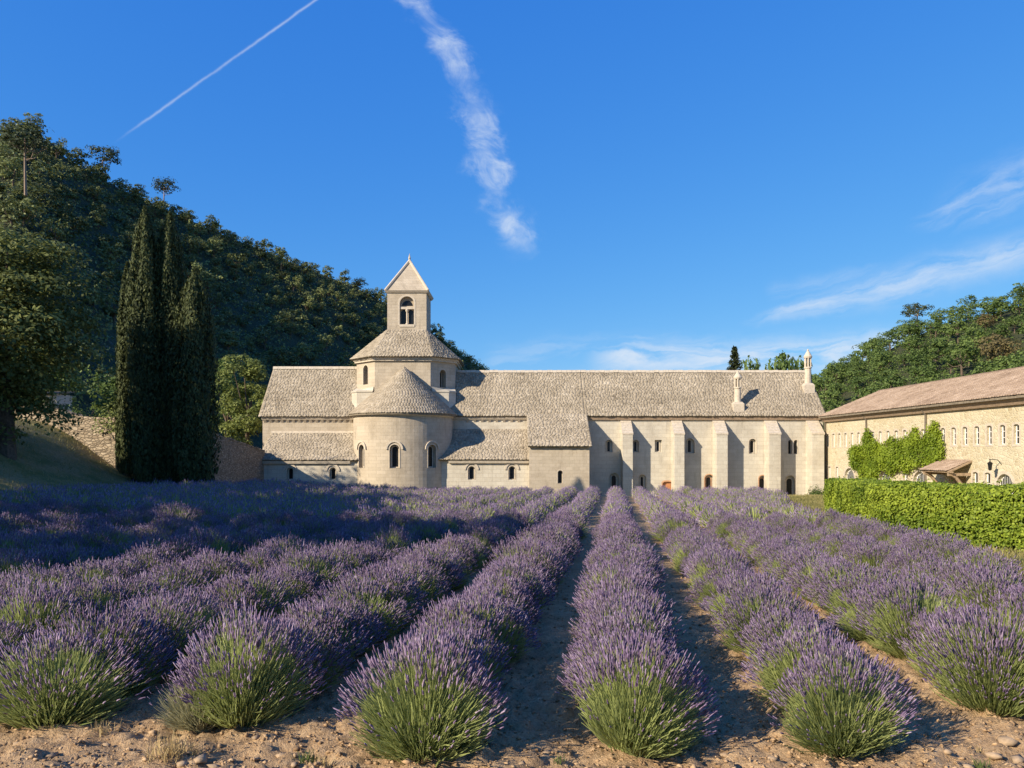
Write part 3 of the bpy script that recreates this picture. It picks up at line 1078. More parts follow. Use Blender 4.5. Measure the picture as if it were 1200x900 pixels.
# chimneys
def chimney(px, ybase, ytop, Y):
    b0, tpp = P(px, ybase, Y), P(px, ytop, Y)
    x, z0, z1 = b0[0], b0[2], tpp[2]
    L = z1 - z0
    mb = MB().box(x - .5, x + .5, Y - .42, Y + .5, z0 - .5, z0 + .35)
    mb.prism([(x + a_ * .5, Y + b_ * .46 + .04, z0 + .35) for a_, b_ in sq], [(x + a_ * .33, Y + b_ * .33, z0 + .55) for a_, b_ in sq])
    mb.lathe((x, Y), [(.32, z0 + .5), (.29, z0 + L * .5), (.35, z0 + L * .52), (.35, z0 + L * .55)], 12)
    ch = mb.build('chimney', M['trim'], monks)
    for k in range(6):
        a = 2 * pi * k / 6 + .3
        MB().lathe((x + .27 * cos(a), Y + .27 * sin(a)), [(.07, z0 + L * .54), (.07, z0 + L * .78)], 6).build('lantern_post', M['trim'], ch)
    MB().lathe((x, Y), [(.14, z0 + L * .54), (.14, z0 + L * .8)], 8).build('flue', M['slab'], ch)
    MB().lathe((x, Y), [(.36, z0 + L * .77), (.4, z0 + L * .81), (.14, z0 + L * .93), (.08, z0 + L * .95), (.1, z0 + L * .97), (.02, z1)], 12).build('chimney_cap', M['trim'], ch)


chimney(864.4, 478, 434, 70.35)
chimney(946.7, 456, 409, 72.2)

# ------------------------------------------------------------------ golden range on the right (wall along X = 29)
rng_ = empty('guest_range', (32, 52, -3), 'golden rubble stone range with clay tile roof and a row of narrow windows', 'building')
XW = 29.0
YF, YN = 69.6, 24.0


def Yw(px): return XW * F / (px - CX)


def zw_(px, py): return H + (HY - py) * Yw(px) / F


UY, NX = (0, -1, 0), (-1, 0, 0)
cut_r = MB()
mb = MB().prism([(XW, YN, ZB), (XW, YF, ZB), (39, YF, ZB), (39, YN, ZB)], [(XW, YN, 5.0), (XW, YF, 5.0), (39, YF, 5.0), (39, YN, 5.0)])


def narrow(y, z, wd, h, mat='trim', arched=True, shut=False):
    f = frame3((XW, y, z), UY, NX)
    pf = [(-wd / 2, 0), (wd / 2, 0), (wd / 2, h - .08), (wd * .22, h), (-wd * .22, h), (-wd / 2, h - .08)]
    cut_r.prism([f(a_, b_, -.22) for a_, b_ in pf], [f(a_, b_, .2) for a_, b_ in pf])
    m_ = MB()
    ring(m_, f, [(a_ * .98, b_ if b_ < .01 else b_ - .005) for a_, b_ in pf], [(a_ * (1 + .26 / wd), b_ - .12 if b_ < .01 else b_ + .13) for a_, b_ in pf], -.04, .02)
    wo = m_.build('window', M['trim'], rng_)
    g_ = MB().prism([f(a_, b_, -.225) for a_, b_ in pf], [f(a_, b_, -.18) for a_, b_ in pf])
    g_.build('pane', M['glass'], wo)
    c_ = MB()
    ring(c_, f, [(a_ * .76, .05 if b_ < .01 else b_ - .06) for a_, b_ in pf], [(a_ * .99, b_ + .005 if b_ < .01 else b_ - .006) for a_, b_ in pf], -.2, -.14)
    for zz in (.34, .66):
        q0, q1 = f(-wd * .42, h * zz, -.19), f(wd * .42, h * zz + .035, -.15)
        c_.box(min(q0[0], q1[0]), max(q0[0], q1[0]), min(q0[1], q1[1]), max(q0[1], q1[1]), q0[2], q1[2])
    c_.build('window_frame', M['white'], wo)
    return wo


y = 68.95
while y > YN + 1:
    narrow(y, 2.36, .5, 1.16)
    y -= 1.228
for px, zt in ((972, .55), (981, .55), (1061, .55), (1143, .66), (1157.5, .66), (1150 + 60, .66), (1236, .66)):
    narrow(Yw(px), -1.35, .55, zt + 1.35)


def arch_door(px, zt, wd):
    f = frame3((XW, Yw(px), ZB + .6), UY, NX)
    h = zt - ZB - .6
    pf = arch(wd, h, 10)
    cut_r.prism([f(a_, b_, -.28) for a_, b_ in pf], [f(a_, b_, .2) for a_, b_ in pf])
    m_ = MB()
    ring(m_, f, [(a_ * .985, b_) for a_, b_ in pf], [(a_ * (1 + .36 / wd), b_ if b_ < .01 else b_ + .18) for a_, b_ in pf], -.04, .03)
    do = m_.build('arched_door', M['trim'], rng_)
    pn = [(a_ * .99, b_) for a_, b_ in pf]
    MB().prism([f(a_, b_, -.29) for a_, b_ in pn], [f(a_, b_, -.22) for a_, b_ in pn]).build('door_leaf', M['white'], do)
    r_ = wd / 2
    sp_ = h - r_
    for k in range(9):                            # panes of the fanlight, one by one
        u = -r_ * .78 + r_ * 1.56 * k / 8
        hh = math.sqrt(max(0, (r_ * .9) ** 2 - u * u)) * .85
        if hh < .1: continue
        q = [(u - wd * .03, sp_ + .06), (u + wd * .03, sp_ + .06), (u + wd * .03, sp_ + .06 + hh), (u - wd * .03, sp_ + .06 + hh)]
        MB().prism([f(a_, b_, -.215) for a_, b_ in q], [f(a_, b_, -.2) for a_, b_ in q]).build('pane', M['glass'], do)
    for k in range(4):
        u = -r_ * .68 + r_ * 1.36 * k / 3
        for zz in (.12, .7):
            q = [(u - wd * .075, sp_ - .1 - zz - .5), (u + wd * .075, sp_ - .1 - zz - .5), (u + wd * .075, sp_ - .1 - zz), (u - wd * .075, sp_ - .1 - zz)]
            MB().prism([f(a_, b_, -.215) for a_, b_ in q], [f(a_, b_, -.2) for a_, b_ in q]).build('pane', M['glass'], do)


for px, zt, wd in ((995.5, .5, 2.0), (1037, .5, 1.8), (1078, .52, 1.9), (1177.5, .62, 1.55), (1262, .62, 1.55)):
    arch_door(px, zt, wd)
# porch doorway
f = frame3((XW, 48.9, ZB + .5), UY, NX)
pf = [(-.95, 0), (.95, 0), (.95, 3.2), (-.95, 3.2)]
cut_r.prism([f(a_, b_, -.5) for a_, b_ in pf], [f(a_, b_, .2) for a_, b_ in pf])
cut(mb, cut_r, 'wall', M['rubble'], rng_)
MB().prism([f(a_, b_, -.52) for a_, b_ in pf], [f(a_, b_, -.44) for a_, b_ in pf]).build('door', M['wood'], rng_)
# roof
XR, ZR = 34.0, 7.45
E0, E1, R1, R0 = (XW - .62, YF, 5.12), (XW - .62, YN, 5.12), (XR, YN, ZR), (XR, YF, ZR)
mb = MB().prism([(XW - .6, YF, 4.96), (XR, YF, ZR - .16), (39.5, YF, 4.96), (39.5, YF, 5.1), (XR, YF, ZR), (XW - .6, YF, 5.1)],
                [(XW - .6, YN, 4.96), (XR, YN, ZR - .16), (39.5, YN, 4.96), (39.5, YN, 5.1), (XR, YN, ZR), (XW - .6, YN, 5.1)])
ro = mb.build('roof', M['slab'], rng_)
V, Fc, v = canal_tiles(E0, E1, R1, R0)
tag(solid('roof_tiles', V, Fc, M['canal'], ro, v=v), kind='stuff')
MB().tube([(XR, YF, ZR + .03), (XR, YN, ZR + .03)], .13, 8).build('ridge_cap', M['canal'], rng_)
mb = MB().prism([(XW - .2, YF - .02, 4.62), (XW + .1, YF - .02, 4.62), (XW + .1, YF - .02, 4.97), (XW - .42, YF - .02, 4.97)], [(XW - .2, YN, 4.62), (XW + .1, YN, 4.62), (XW + .1, YN, 4.97), (XW - .42, YN, 4.97)])
mb.build('cornice', M['eaves'], rng_)
# gable closing the far end
MB().prism([(XW, YF - .4, 4.9), (39, YF - .4, 4.9), (XR, YF - .4, ZR - .17)], [(XW, YF - .1, 4.9), (39, YF - .1, 4.9), (XR, YF - .1, ZR - .17)]).build('gable', M['rubble'], rng_)
for yy in (69.3, 61.3, 52.5):
    MB().tube([(XW - .42, yy, 4.95), (XW - .1, yy, 4.5), (XW - .1, yy, ZB)], .065, 8).build('downpipe', M['pipe'], rng_)
# tiled porch roof on curved oak braces
pz0, pz1, px0 = .70, 1.36, 27.55
mb = MB().prism([(px0, 47.3, pz0 - .1), (XW, 47.3, pz1 - .1), (XW, 50.5, pz1 - .1), (px0, 50.5, pz0 - .1)], [(px0, 47.3, pz0), (XW, 47.3, pz1), (XW, 50.5, pz1), (px0, 50.5, pz0)])
po = mb.build('porch_roof', M['wood'], rng_)
V, Fc, v = canal_tiles((px0 - .08, 50.55, pz0), (px0 - .08, 47.25, pz0), (XW, 47.25, pz1), (XW, 50.55, pz1), .22, .36, 5)
tag(solid('roof_tiles', V, Fc, M['canal'], po, v=v), kind='stuff')
for yy in (47.5, 50.3):
    MB().tube([(px0 + .12, yy, pz0 - .16), (px0 + .55, yy, pz0 - .42), (px0 + 1.0, yy, pz0 - 1.0), (XW + .02, yy, pz0 - 1.75)], [.1, .1, .11, .12], 6).build('porch_brace', M['wood'], po)
    MB().box(px0 + .02, XW + .02, yy - .08, yy + .08, pz0 - .3, pz0 - .12).build('porch_beam', M['wood'], po)
MB().box(px0 + .05, px0 + .2, 47.2, 50.6, pz0 - .12, pz0 - .02).build('porch_plate', M['wood'], po)

# wall lantern on an iron bracket
ly = Yw(1174)
lz = zw_(1174, 538)
lamp = empty('wall_lantern', (XW, ly, lz - .6), 'black iron wall lantern on a bracket above the fanlight door', 'lantern')
MB().tube([(XW + .03, ly, lz - .35), (XW - .25, ly, lz - .05), (XW - .75, ly, lz)], .022, 6).build('bracket', M['iron'], lamp)
MB().lathe((XW - .7, ly), [(.02, lz + .02), (.03, lz - .14), (.17, lz - .24), (.17, lz - .27)], 6).build('lamp_top', M['iron'], lamp)
MB().lathe((XW - .7, ly), [(.14, lz - .265), (.1, lz - .58)], 6).build('lamp_glass', M['glass'], lamp)
MB().lathe((XW - .7, ly), [(.11, lz - .575), (.11, lz - .62), (.03, lz - .68)], 6).build('lamp_base', M['iron'], lamp)


# ------------------------------------------------------------------ leaves
def leaf_quads(Pts, Nrm, L, Wd, r, jitter=.6, up=None):
    """one folded-free quad per point, facing roughly along its normal"""
    n = len(Pts)
    N = Nrm + r.normal(0, jitter, (n, 3))
    N /= np.linalg.norm(N, axis=1)[:, None] + 1e-9
    A = r.normal(0, 1, (n, 3)) if up is None else up + r.normal(0, .25, (n, 3))
    A -= N * np.sum(A * N, 1)[:, None]
    A /= np.linalg.norm(A, axis=1)[:, None] + 1e-9
    B = np.cross(N, A)
    L = np.broadcast_to(L, (n,))[:, None] if np.ndim(L) else np.full((n, 1), L)
    L = L * r.uniform(.65, 1.3, (n, 1))
    Wd = Wd * r.uniform(.7, 1.2, (n, 1)) if np.ndim(Wd) == 0 else Wd[:, None]
    a, b_, c, d = Pts - A * L * .5, Pts + B * Wd * .5 + A * L * .08, Pts + A * L * .5, Pts - B * Wd * .5 + A * L * .08
    V = np.stack([a, b_, c, d], 1).reshape(-1, 3)
    return V, np.arange(4 * n).reshape(n, 4)


def tube_arrays(path, rad, n=6):
    mb = MB().tube(path, rad, n)
    return mb


def make_tree(seed, height, crown_r, crown_h, n_clump, n_leaf, leaf, trunk_r, shape='round', clump_r=.34, trunk_h=None):
    """crown leaf faces in clumps + trunk with limbs; base at the origin"""
    r = np.random.RandomState(seed)
    cz = height - crown_h / 2
    pts = []
    while len(pts) < n_clump:
        d = r.normal(0, 1, 3)
        d /= np.linalg.norm(d)
        rad = r.uniform(.25, 1.0) ** .5
        q = d * rad
        if shape == 'flat' and q[2] < -.25: continue
        if shape == 'dome' and q[2] < -.7: continue
        pts.append(q)
    pts = np.array(pts)
    lump = 1 + .22 * np.sin(3 * np.arctan2(pts[:, 1], pts[:, 0]) + r.uniform(0, 6)) * .6
    cc = pts * np.array((crown_r, crown_r, crown_h / 2)) * lump[:, None] * .82
    Pn, Nn, vv = [], [], []
    for c, u in zip(cc, pts):
        k = max(4, int(n_leaf * r.uniform(.6, 1.4)))
        cr = clump_r * crown_r * r.uniform(.65, 1.3)
        d = r.normal(0, 1, (k, 3))
        d /= np.linalg.norm(d, axis=1)[:, None]
        d[:, 2] = np.where(d[:, 2] < -.3, -d[:, 2], d[:, 2])
        q = c + d * cr * r.uniform(.55, 1.0, (k, 1)) * np.array((1, 1, .8))
        Pn.append(q)
        Nn.append(d * .8 + u * .4 + np.array((0, 0, .5)))
        vv.append(np.clip(r.uniform(.15, .85) + r.normal(0, .18, k), 0, 1))
    Pn, Nn, vv = np.concatenate(Pn), np.concatenate(Nn), np.concatenate(vv)
    Pn = Pn + np.array((0, 0, cz))
    V, Fq = leaf_quads(Pn, Nn, leaf, leaf * .62, r, .55)
    mb = MB()
    th = (trunk_h if trunk_h else cz)
    lean = r.uniform(-.06, .06, 2) * height
    path = [(lean[0] * t * t, lean[1] * t * t, th * t - .25 * (t == 0)) for t in (0, .35, .7, 1.0)]
    mb.tube(path, [trunk_r * 1.25, trunk_r, trunk_r * .8, trunk_r * .45], 7)
    for c in cc[:: max(1, n_clump // 7)]:
        t = r.uniform(.5, .9)
        s0 = np.array((lean[0] * t * t, lean[1] * t * t, th * t))
        e0 = c + np.array((0, 0, cz))
        mid = (s0 + e0) / 2 + np.array((0, 0, -.08 * height))
        mb.tube([s0, mid, e0], [trunk_r * .45, trunk_r * .3, trunk_r * .1], 5)
    return (V, Fq, vv), mb


def tree_protos(kind, cfgs, leaf_m, bark_m):
    out = []
    for i, c in enumerate(cfgs):
        (V, Fq, vv), mb = make_tree(**c)
        out.append((np_mesh(kind + '_crown', V, Fq, M[leaf_m], vv), mb.mesh(kind + '_trunk', M[bark_m])))
    return out


def put_tree(name, proto, loc, rz, sc, label, cat='tree', group=None, tilt=(0, 0)):
    o = empty(name, loc, label, cat, group)
    o.rotation_euler = (tilt[0], tilt[1], rz)
    o.scale = sc if hasattr(sc, '__len__') else (sc, sc, sc)
    for nm, me in (('crown', proto[0]), ('trunk', proto[1])):
        c = bpy.data.objects.new(nm, me)
        C.objects.link(c)
        c.parent = o
    return o


oaks = tree_protos('oak', [dict(seed=30 + i, height=4.6, crown_r=2.3, crown_h=4.0 + .4 * (i % 3), n_clump=20, n_leaf=34, leaf=.42, trunk_r=.13, shape='dome') for i in range(6)], 'oak', 'bark')
pines = tree_protos('pine', [dict(seed=50 + i, height=6.6, crown_r=2.9, crown_h=4.2, n_clump=26, n_leaf=40, leaf=.36, trunk_r=.12, shape='flat', trunk_h=5.2) for i in range(3)], 'pine', 'pinebark')
broads = tree_protos('broad', [dict(seed=70 + i, height=6.0, crown_r=2.7, crown_h=5.0, n_clump=26, n_leaf=36, leaf=.45, trunk_r=.16, shape='dome') for i in range(6)], 'leafy', 'bark')
rusts = tree_protos('rust', [dict(seed=90, height=5.6, crown_r=2.7, crown_h=4.6, n_clump=26, n_leaf=36, leaf=.42, trunk_r=.16, shape='dome')], 'rust', 'bark')


def hill_points(G, n_t, n, seed, tmin, tmax, smin, smax):
    r = np.random.RandomState(seed)
    a, b_ = G.shape[:2]
    ti = r.uniform(tmin, tmax, n) * (n_t - 1)
    si = r.uniform(smin, smax, n) * (b_ - 1)
    i, j = np.minimum(ti.astype(int), a - 2), np.minimum(si.astype(int), b_ - 2)
    ft, fs = (ti - i)[:, None], (si - j)[:, None]
    return (G[i, j] * (1 - ft) + G[i + 1, j] * ft) * (1 - fs) + (G[i, j + 1] * (1 - ft) + G[i + 1, j + 1] * ft) * fs


def spread(pts, dmin):
    """keep points at least dmin apart"""
    keep = []
    cell = {}
    for k, p in enumerate(pts):
        c = (int(p[0] // dmin), int(p[1] // dmin))
        ok = True
        for dx_ in (-1, 0, 1):
            for dy_ in (-1, 0, 1):
                for q in cell.get((c[0] + dx_, c[1] + dy_), ()):
                    if np.hypot(*(pts[q][:2] - p[:2])) < dmin:
                        ok = False
        if ok:
            keep.append(k)
            cell.setdefault(c, []).append(k)
    return pts[keep]


def in_view(p, mx=60, top=-80):
    px, py = CX + F * p[:, 0] / np.maximum(p[:, 1], .1), HY - F * (p[:, 2] - H) / np.maximum(p[:, 1], .1)
    return (p[:, 1] > 1) & (px > -mx) & (px < 1200 + mx) & (py > top) & (py < 1000)


def bush_stuff(name, pts, seed, mat, label, cat, size=(1.0, 1.9), n_leaf=46, leaf=.5):
    r = np.random.RandomState(seed)
    n = len(pts)
    s = r.uniform(size[0], size[1], n)
    d = r.normal(0, 1, (n, n_leaf, 3))
    d /= np.linalg.norm(d, axis=2)[:, :, None]
    d[:, :, 2] = np.abs(d[:, :, 2])
    q = pts[:, None, :] + d * (s[:, None, None] * r.uniform(.6, 1.0, (n, n_leaf, 1)))
    q[:, :, 2] += s[:, None] * .1
    vv = np.clip(r.uniform(.0, .9, (n, 1)) + r.normal(0, .15, (n, n_leaf)), 0, 1).ravel()
    V, Fq = leaf_quads(q.reshape(-1, 3), (d + np.array((0, 0, .4))).reshape(-1, 3), leaf, leaf * .65, r, .5)
    return tag(solid(name, V, Fq, M[mat], v=vv), label, cat, kind='stuff')


r = np.random.RandomState(5)
# --- left hill: single trees that can be told apart, brush between them
pl = hill_points(GL, NTL, 16000, 3, .06, 1.02, .06, .98)
pl = pl[in_view(pl, 30)]
tl = spread(pl, 4.2)
qx, qy = CX + F * tl[:, 0] / tl[:, 1], HY - F * (tl[:, 2] + 3 - H) / tl[:, 1]
seen = (qy < np.where(qx < 300, 470, np.where(qx < 620, 436, 0))) & ~((qx > 150) & (qx < 245) & (qy > 330)) & ~((qx < 110) & (qy > 290))
hid, tl = tl[~seen], tl[seen]
order = np.argsort(tl[:, 1])
vis = tl[order]
ridge_first = vis[:300]
for k, p in enumerate(ridge_first):
    s = r.uniform(.6, 1.2)
    put_tree('holm_oak', oaks[k % 6], p - (0, 0, .3), r.uniform(0, 6.28), (s * r.uniform(.85, 1.25), s, s * r.uniform(.8, 1.15)),
             'dark evergreen oak on the steep wooded hill behind the cypresses', 'tree', 'oaks on the hill behind the cypresses')
rest = np.concatenate([vis[300:], hid])
brush = spread(pl[r.permutation(len(pl))], 1.9)
allb = np.concatenate([brush, np.repeat(rest, 3, 0) + r.normal(0, .9, (len(rest) * 3, 3)) * (1, 1, .5)])
bush_stuff('hillside_brush', allb, 4, 'oak', 'dark evergreen scrub covering the hill behind the cypresses', 'scrub', (1.0, 2.3), 30, .55)
for px, py, Y, sc, lab, tilt in ((118, 180, 176, 1.45, 'leaning pine standing out on the crest above the cypress tips', (.0, .25)),
                                 (192, 216, 187, 1.25, 'round headed pine on the crest of the hill', (0, 0)),
                                 (420, 330, 236, .95, 'lone small pine on the crest beside the belfry', (0, .05)),
                                 (30, 226, 110, 1.5, 'pine with bare pale trunk on the hill slope', (0, .08))):
    b0 = P(px, py, Y)
    put_tree('pine_tree', pines[int(px) % 3], b0 - (0, 0, 5.3 * sc if py != 226 else 0), r.uniform(0, 6), sc, lab, 'tree', None, tilt)

# --- right hill
pr = hill_points(GR, NTR, 6000, 13, .0, 1.02, .1, .98)
pr = pr[in_view(pr, 40)]
tr = spread(pr, 4.6)
tr = tr[np.argsort(tr[:, 1])][:280]
for k, p in enumerate(tr):
    s = r.uniform(.75, 1.2)
    px, py = CX + F * p[0] / p[1], HY - F * (p[2] - H) / p[1]
    if 1125 < px < 1200 and 380 < py < 445 and k % 2 == 0:
        put_tree('broadleaf_tree', rusts[0], p - (0, 0, .3), r.uniform(0, 6.28), s, 'browning tree on the sunlit hill above the clay tiled range', 'tree', 'browning trees on the sunlit hill')
    else:
        put_tree('broadleaf_tree', broads[k % 6], p - (0, 0, .3), r.uniform(0, 6.28), (s, s, s * r.uniform(.8, 1.1)), 'leafy green tree on the sunlit hill above the clay tiled range', 'tree', 'green trees on the sunlit hill')
brush = spread(pr[r.permutation(len(pr))], 2.3)
bush_stuff('hillside_brush', brush, 14, 'leafy', 'green scrub covering the sunlit hill above the clay tiled range', 'scrub', (1.0, 1.9), 36, .5)
b0 = P(1074, 372, 190)
put_tree('pine_tree', pines[1], b0 - (0, 0, 5.0), 1.0, 1.35, 'dark round pine on the crest of the sunlit hill', 'tree')

# --- trees looking over the long roof
for px, py, Y, w_, lab in ((880, 424, 100, 3.0, 'small grey green tree showing behind the long stone roof'), (918, 416, 98, 4.0, 'rounded dark green tree showing behind the roof between the chimneys'),
                           (940, 424, 104, 3.2, 'low tree showing behind the roof beside the corner chimney'), (905, 430, 110, 2.6, 'small low treetop showing behind the long stone roof')):
    t_ = P(px, py, Y)
    h_ = (t_[2] + 2.6) * 1.12
    put_tree('broadleaf_tree', broads[int(px) % 6], (t_[0], Y, -2.6), 1.0, (w_ / 5.4 * 1.5, w_ / 5.4 * 1.5, h_ / 6.0), lab, 'tree')
# conifer
t_ = P(861, 405, 95)
cf = empty('fir_tree', (t_[0], 95, -2.6), 'pointed dark fir standing behind the long stone roof', 'tree')
hh = t_[2] + 2.6
rr = np.random.RandomState(3)
Pn, Nn = [], []
for k in range(520):
    z = hh * (.3 + .69 * rr.uniform() ** .8)
    rad = ((hh - z) * .30 + .12) * rr.uniform(.6, 1.1)
    a = rr.uniform(0, 2 * pi)
    for q in range(9):
        f_ = (q + 1) / 9
        Pn.append((rad * f_ * cos(a + .1 * rr.normal()), rad * f_ * sin(a), z - rad * f_ * .2 + .1 * f_ * f_ + rr.normal(0, .06)))
        Nn.append((0, 0, 1))
V, Fq = leaf_quads(np.array(Pn), np.array(Nn, float), .42, .22, rr, .5)
place('crown', np_mesh('fir_crown', V, Fq, M['pine'], np.clip(rr.normal(.4, .2, len(Fq)), 0, 1)), cf)
place('trunk', MB().tube([(0, 0, -.2), (0, 0, hh * .5), (0, 0, hh * .97)], [.25, .16, .03], 7).mesh('fir_trunk', M['bark']), cf)

# ------------------------------------------------------------------ cypresses
def cypress(px, ytop, Y, wpx, seed, label, rings=60, wav=1.0):
    rr = np.random.RandomState(seed)
    t_ = P(px, ytop, Y)
    x, zb = t_[0], float(ground_z(t_[0], Y)) - .1
    hh = t_[2] - zb
    R0_ = wpx * Y / F / 2
    o = empty('cypress_tree', (x, Y, zb), label, 'cypress', None)
    prof = lambda t: R0_ * np.interp(t, [0, .04, .12, .3, .55, .75, .9, 1.0], [.4, .78, .95, 1.0, .97, .82, .5, .03])
    n = int(19000 * hh / 16 * (wpx / 45) ** .7)
    tt_ = rr.uniform(.02, 1, n)
    an = rr.uniform(0, 2 * pi, n)
    fl = 1 + .13 * np.sin(an * 5 + tt_ * 6 + seed) + .09 * np.sin(an * 9 - tt_ * 14)
    rad = prof(tt_) * fl * rr.uniform(.7, 1.06, n)
    Q = np.stack([rad * np.cos(an), rad * np.sin(an), tt_ * hh], -1)
    N = np.stack([np.cos(an), np.sin(an), np.full(n, .15)], -1)
    up = np.stack([np.cos(an) * .28, np.sin(an) * .28, np.ones(n)], -1)
    V, Fq = leaf_quads(Q, N, .27, .10, rr, .55, up)
    place('crown', np_mesh('cypress_crown', V, Fq, M['cypress'], np.clip(rr.normal(.45, .22, n), 0, 1)), o)
    core = MB().lathe((0, 0), [(prof(q) * .66, hh * q) for q in (.03, .1, .25, .5, .7, .85, .97)], 14)  # solid dark core added to block light through the crown
    place('light_block_core', core.mesh('cypress_core', M['cypress']), o)
    place('trunk', MB().tube([(0, 0, -.25), (0, 0, hh * .3), (0, 0, hh * .8)], [.3, .2, .05], 8).mesh('cypress_trunk', M['bark']), o)
    return o


cypress(149, 308, 46.2, 22, 1, 'slim low cypress beside the end of the rubble wall')
cypress(170, 243, 45.0, 40, 2, 'tall dark cypress with a sunlit flank, next to the slim low one')
cypress(199, 250, 45.8, 44, 3, 'tall dark cypress in the middle of the clump')
cypress(185, 300, 46.8, 34, 5, 'shorter cypress squeezed between two tall ones')
cypress(229, 314, 44.6, 48, 4, 'broad dark cypress on the abbey side of the clump')

# ------------------------------------------------------------------ garden trees
def big_tree(name, seed, x, y, height, cr, chh, ncl, nl, leaf, tr_, label, leafm='fig', th=None, shape='round', clump=.3):
    (V, Fq, vv), mb = make_tree(seed, height, cr, chh, ncl, nl, leaf, tr_, shape, clump, th)
    o = empty(name, (x, y, float(ground_z(x, y))), label, 'tree')
    place('crown', np_mesh('crown', V, Fq, M[leafm], vv), o)
    place('trunk', mb.mesh('trunk', M['bark']), o)
    return o


big_tree('broadleaf_tree', 201, -25.7, 38.3, 13.0, 4.6, 13.2, 150, 200, .24, .32, 'large leafy tree with sunlit top beside the cypress clump', 'fig2')
big_tree('broadleaf_tree', 202, -36.5, 50, 10.5, 4.6, 10.0, 60, 120, .32, .3, 'dark leafy tree behind the rubble wall, next to the large sunlit one', 'leafy')
big_tree('broadleaf_tree', 203, -26.6, 75, 13.2, 3.3, 11.5, 60, 120, .32, .25, 'bright green tree between the cypress clump and the church gable', 'fig')
big_tree('broadleaf_tree', 204, -30.5, 80, 11.5, 3.4, 9.5, 46, 110, .34, .25, 'shaded green tree behind the bright one near the church gable', 'leafy')
big_tree('broadleaf_tree', 205, -33.5, 66, 9.5, 3.6, 8.5, 46, 110, .34, .25, 'dark tree behind the cypress clump', 'leafy')
big_tree('broadleaf_tree', 207, -37.5, 58, 10.0, 4.2, 9.0, 46, 110, .34, .25, 'dark tree at the foot of the wooded hill', 'leafy')
# trees standing on the bank outside the picture: their shade lies on the field
shade = [(-18.8, 6.6, 13, 4.4), (-24.6, 10.7, 12.5, 4.5), (-22.8, 15.7, 11.5, 4.2), (-31.5, 13.0, 12, 4.5), (-27.8, 20.7, 11.5, 4.5), (-31, 26.5, 9.5, 4.2), (-36.5, 19.5, 12, 4.8), (-41, 27, 12, 4.8), (-37, 31.5, 9.5, 4.6)]
for k, (x, y, h_, cr) in enumerate(shade):
    big_tree('broadleaf_tree', 220 + k, x, y, h_, cr, h_ * .85, 60, 110, .46, .28, 'leafy tree on the grass bank beyond the lavender', 'leafy')['group'] = 'leafy trees on the grass bank'


# small shrubs
def shrub(seed, x, y, s, label, leafm, n=1400, leaf=.13, z=None):
    rr = np.random.RandomState(seed)
    d = rr.normal(0, 1, (n, 3))
    d /= np.linalg.norm(d, axis=1)[:, None]
    d[:, 2] = np.abs(d[:, 2]) * 1.25
    lob = 1 + .25 * np.sin(3 * np.arctan2(d[:, 1], d[:, 0]) + seed)
    q = d * (s * lob * rr.uniform(.45, 1.0, n))[:, None]
    V, Fq = leaf_quads(q, d + (0, 0, .3), leaf, leaf * .6, rr, .6)
    o = empty('shrub', (x, y, float(ground_z(x, y)) if z is None else z), label, 'shrub')
    place('foliage', np_mesh('shrub_foliage', V, Fq, M[leafm], np.clip(rr.normal(.5, .25, n), 0, 1)), o)
    mb = MB()
    for k in range(6):
        a = k * 1.05
        mb.tube([(0, 0, -.1), (.3 * s * cos(a), .3 * s * sin(a), .5 * s), (.55 * s * cos(a), .55 * s * sin(a), .85 * s)], [.04, .03, .01], 5)
    place('stem', mb.mesh('shrub_stem', M['bark']), o)
    return o


x_ = P(137, 0, 47)[0]
shrub(1, x_, 47.6, 1.7, 'pale green shrub leaning out between the cypresses and the wall', 'fig', 1500, .2, 4.0 - .9)
shrub(2, P(213, 0, 47)[0], 47.5, 1.2, 'small pale shrub at the foot of the cypresses', 'fig', 900, .16)
shrub(3, P(272, 0, 62)[0], 62.2, .55, 'tiny shrub at the foot of the curved wall', 'leafy', 500, .14)
shrub(4, P(957, 0, 66)[0], 66, 1.0, 'low green shrub against the corner buttress', 'leafy', 2600, .15)
for k, (x, y, s) in enumerate(((-29, 37, 1.3), (-33, 51.5, 2.0), (-32.5, 53, 2.2), (-29.6, 51.5, 1.7), (-27.5, 51.5, 1.7))):
    shrub(10 + k, x, y, s, 'low dark shrub on the shaded grass bank', 'leafy', 900, .18)['group'] = 'shrubs on the shaded bank'


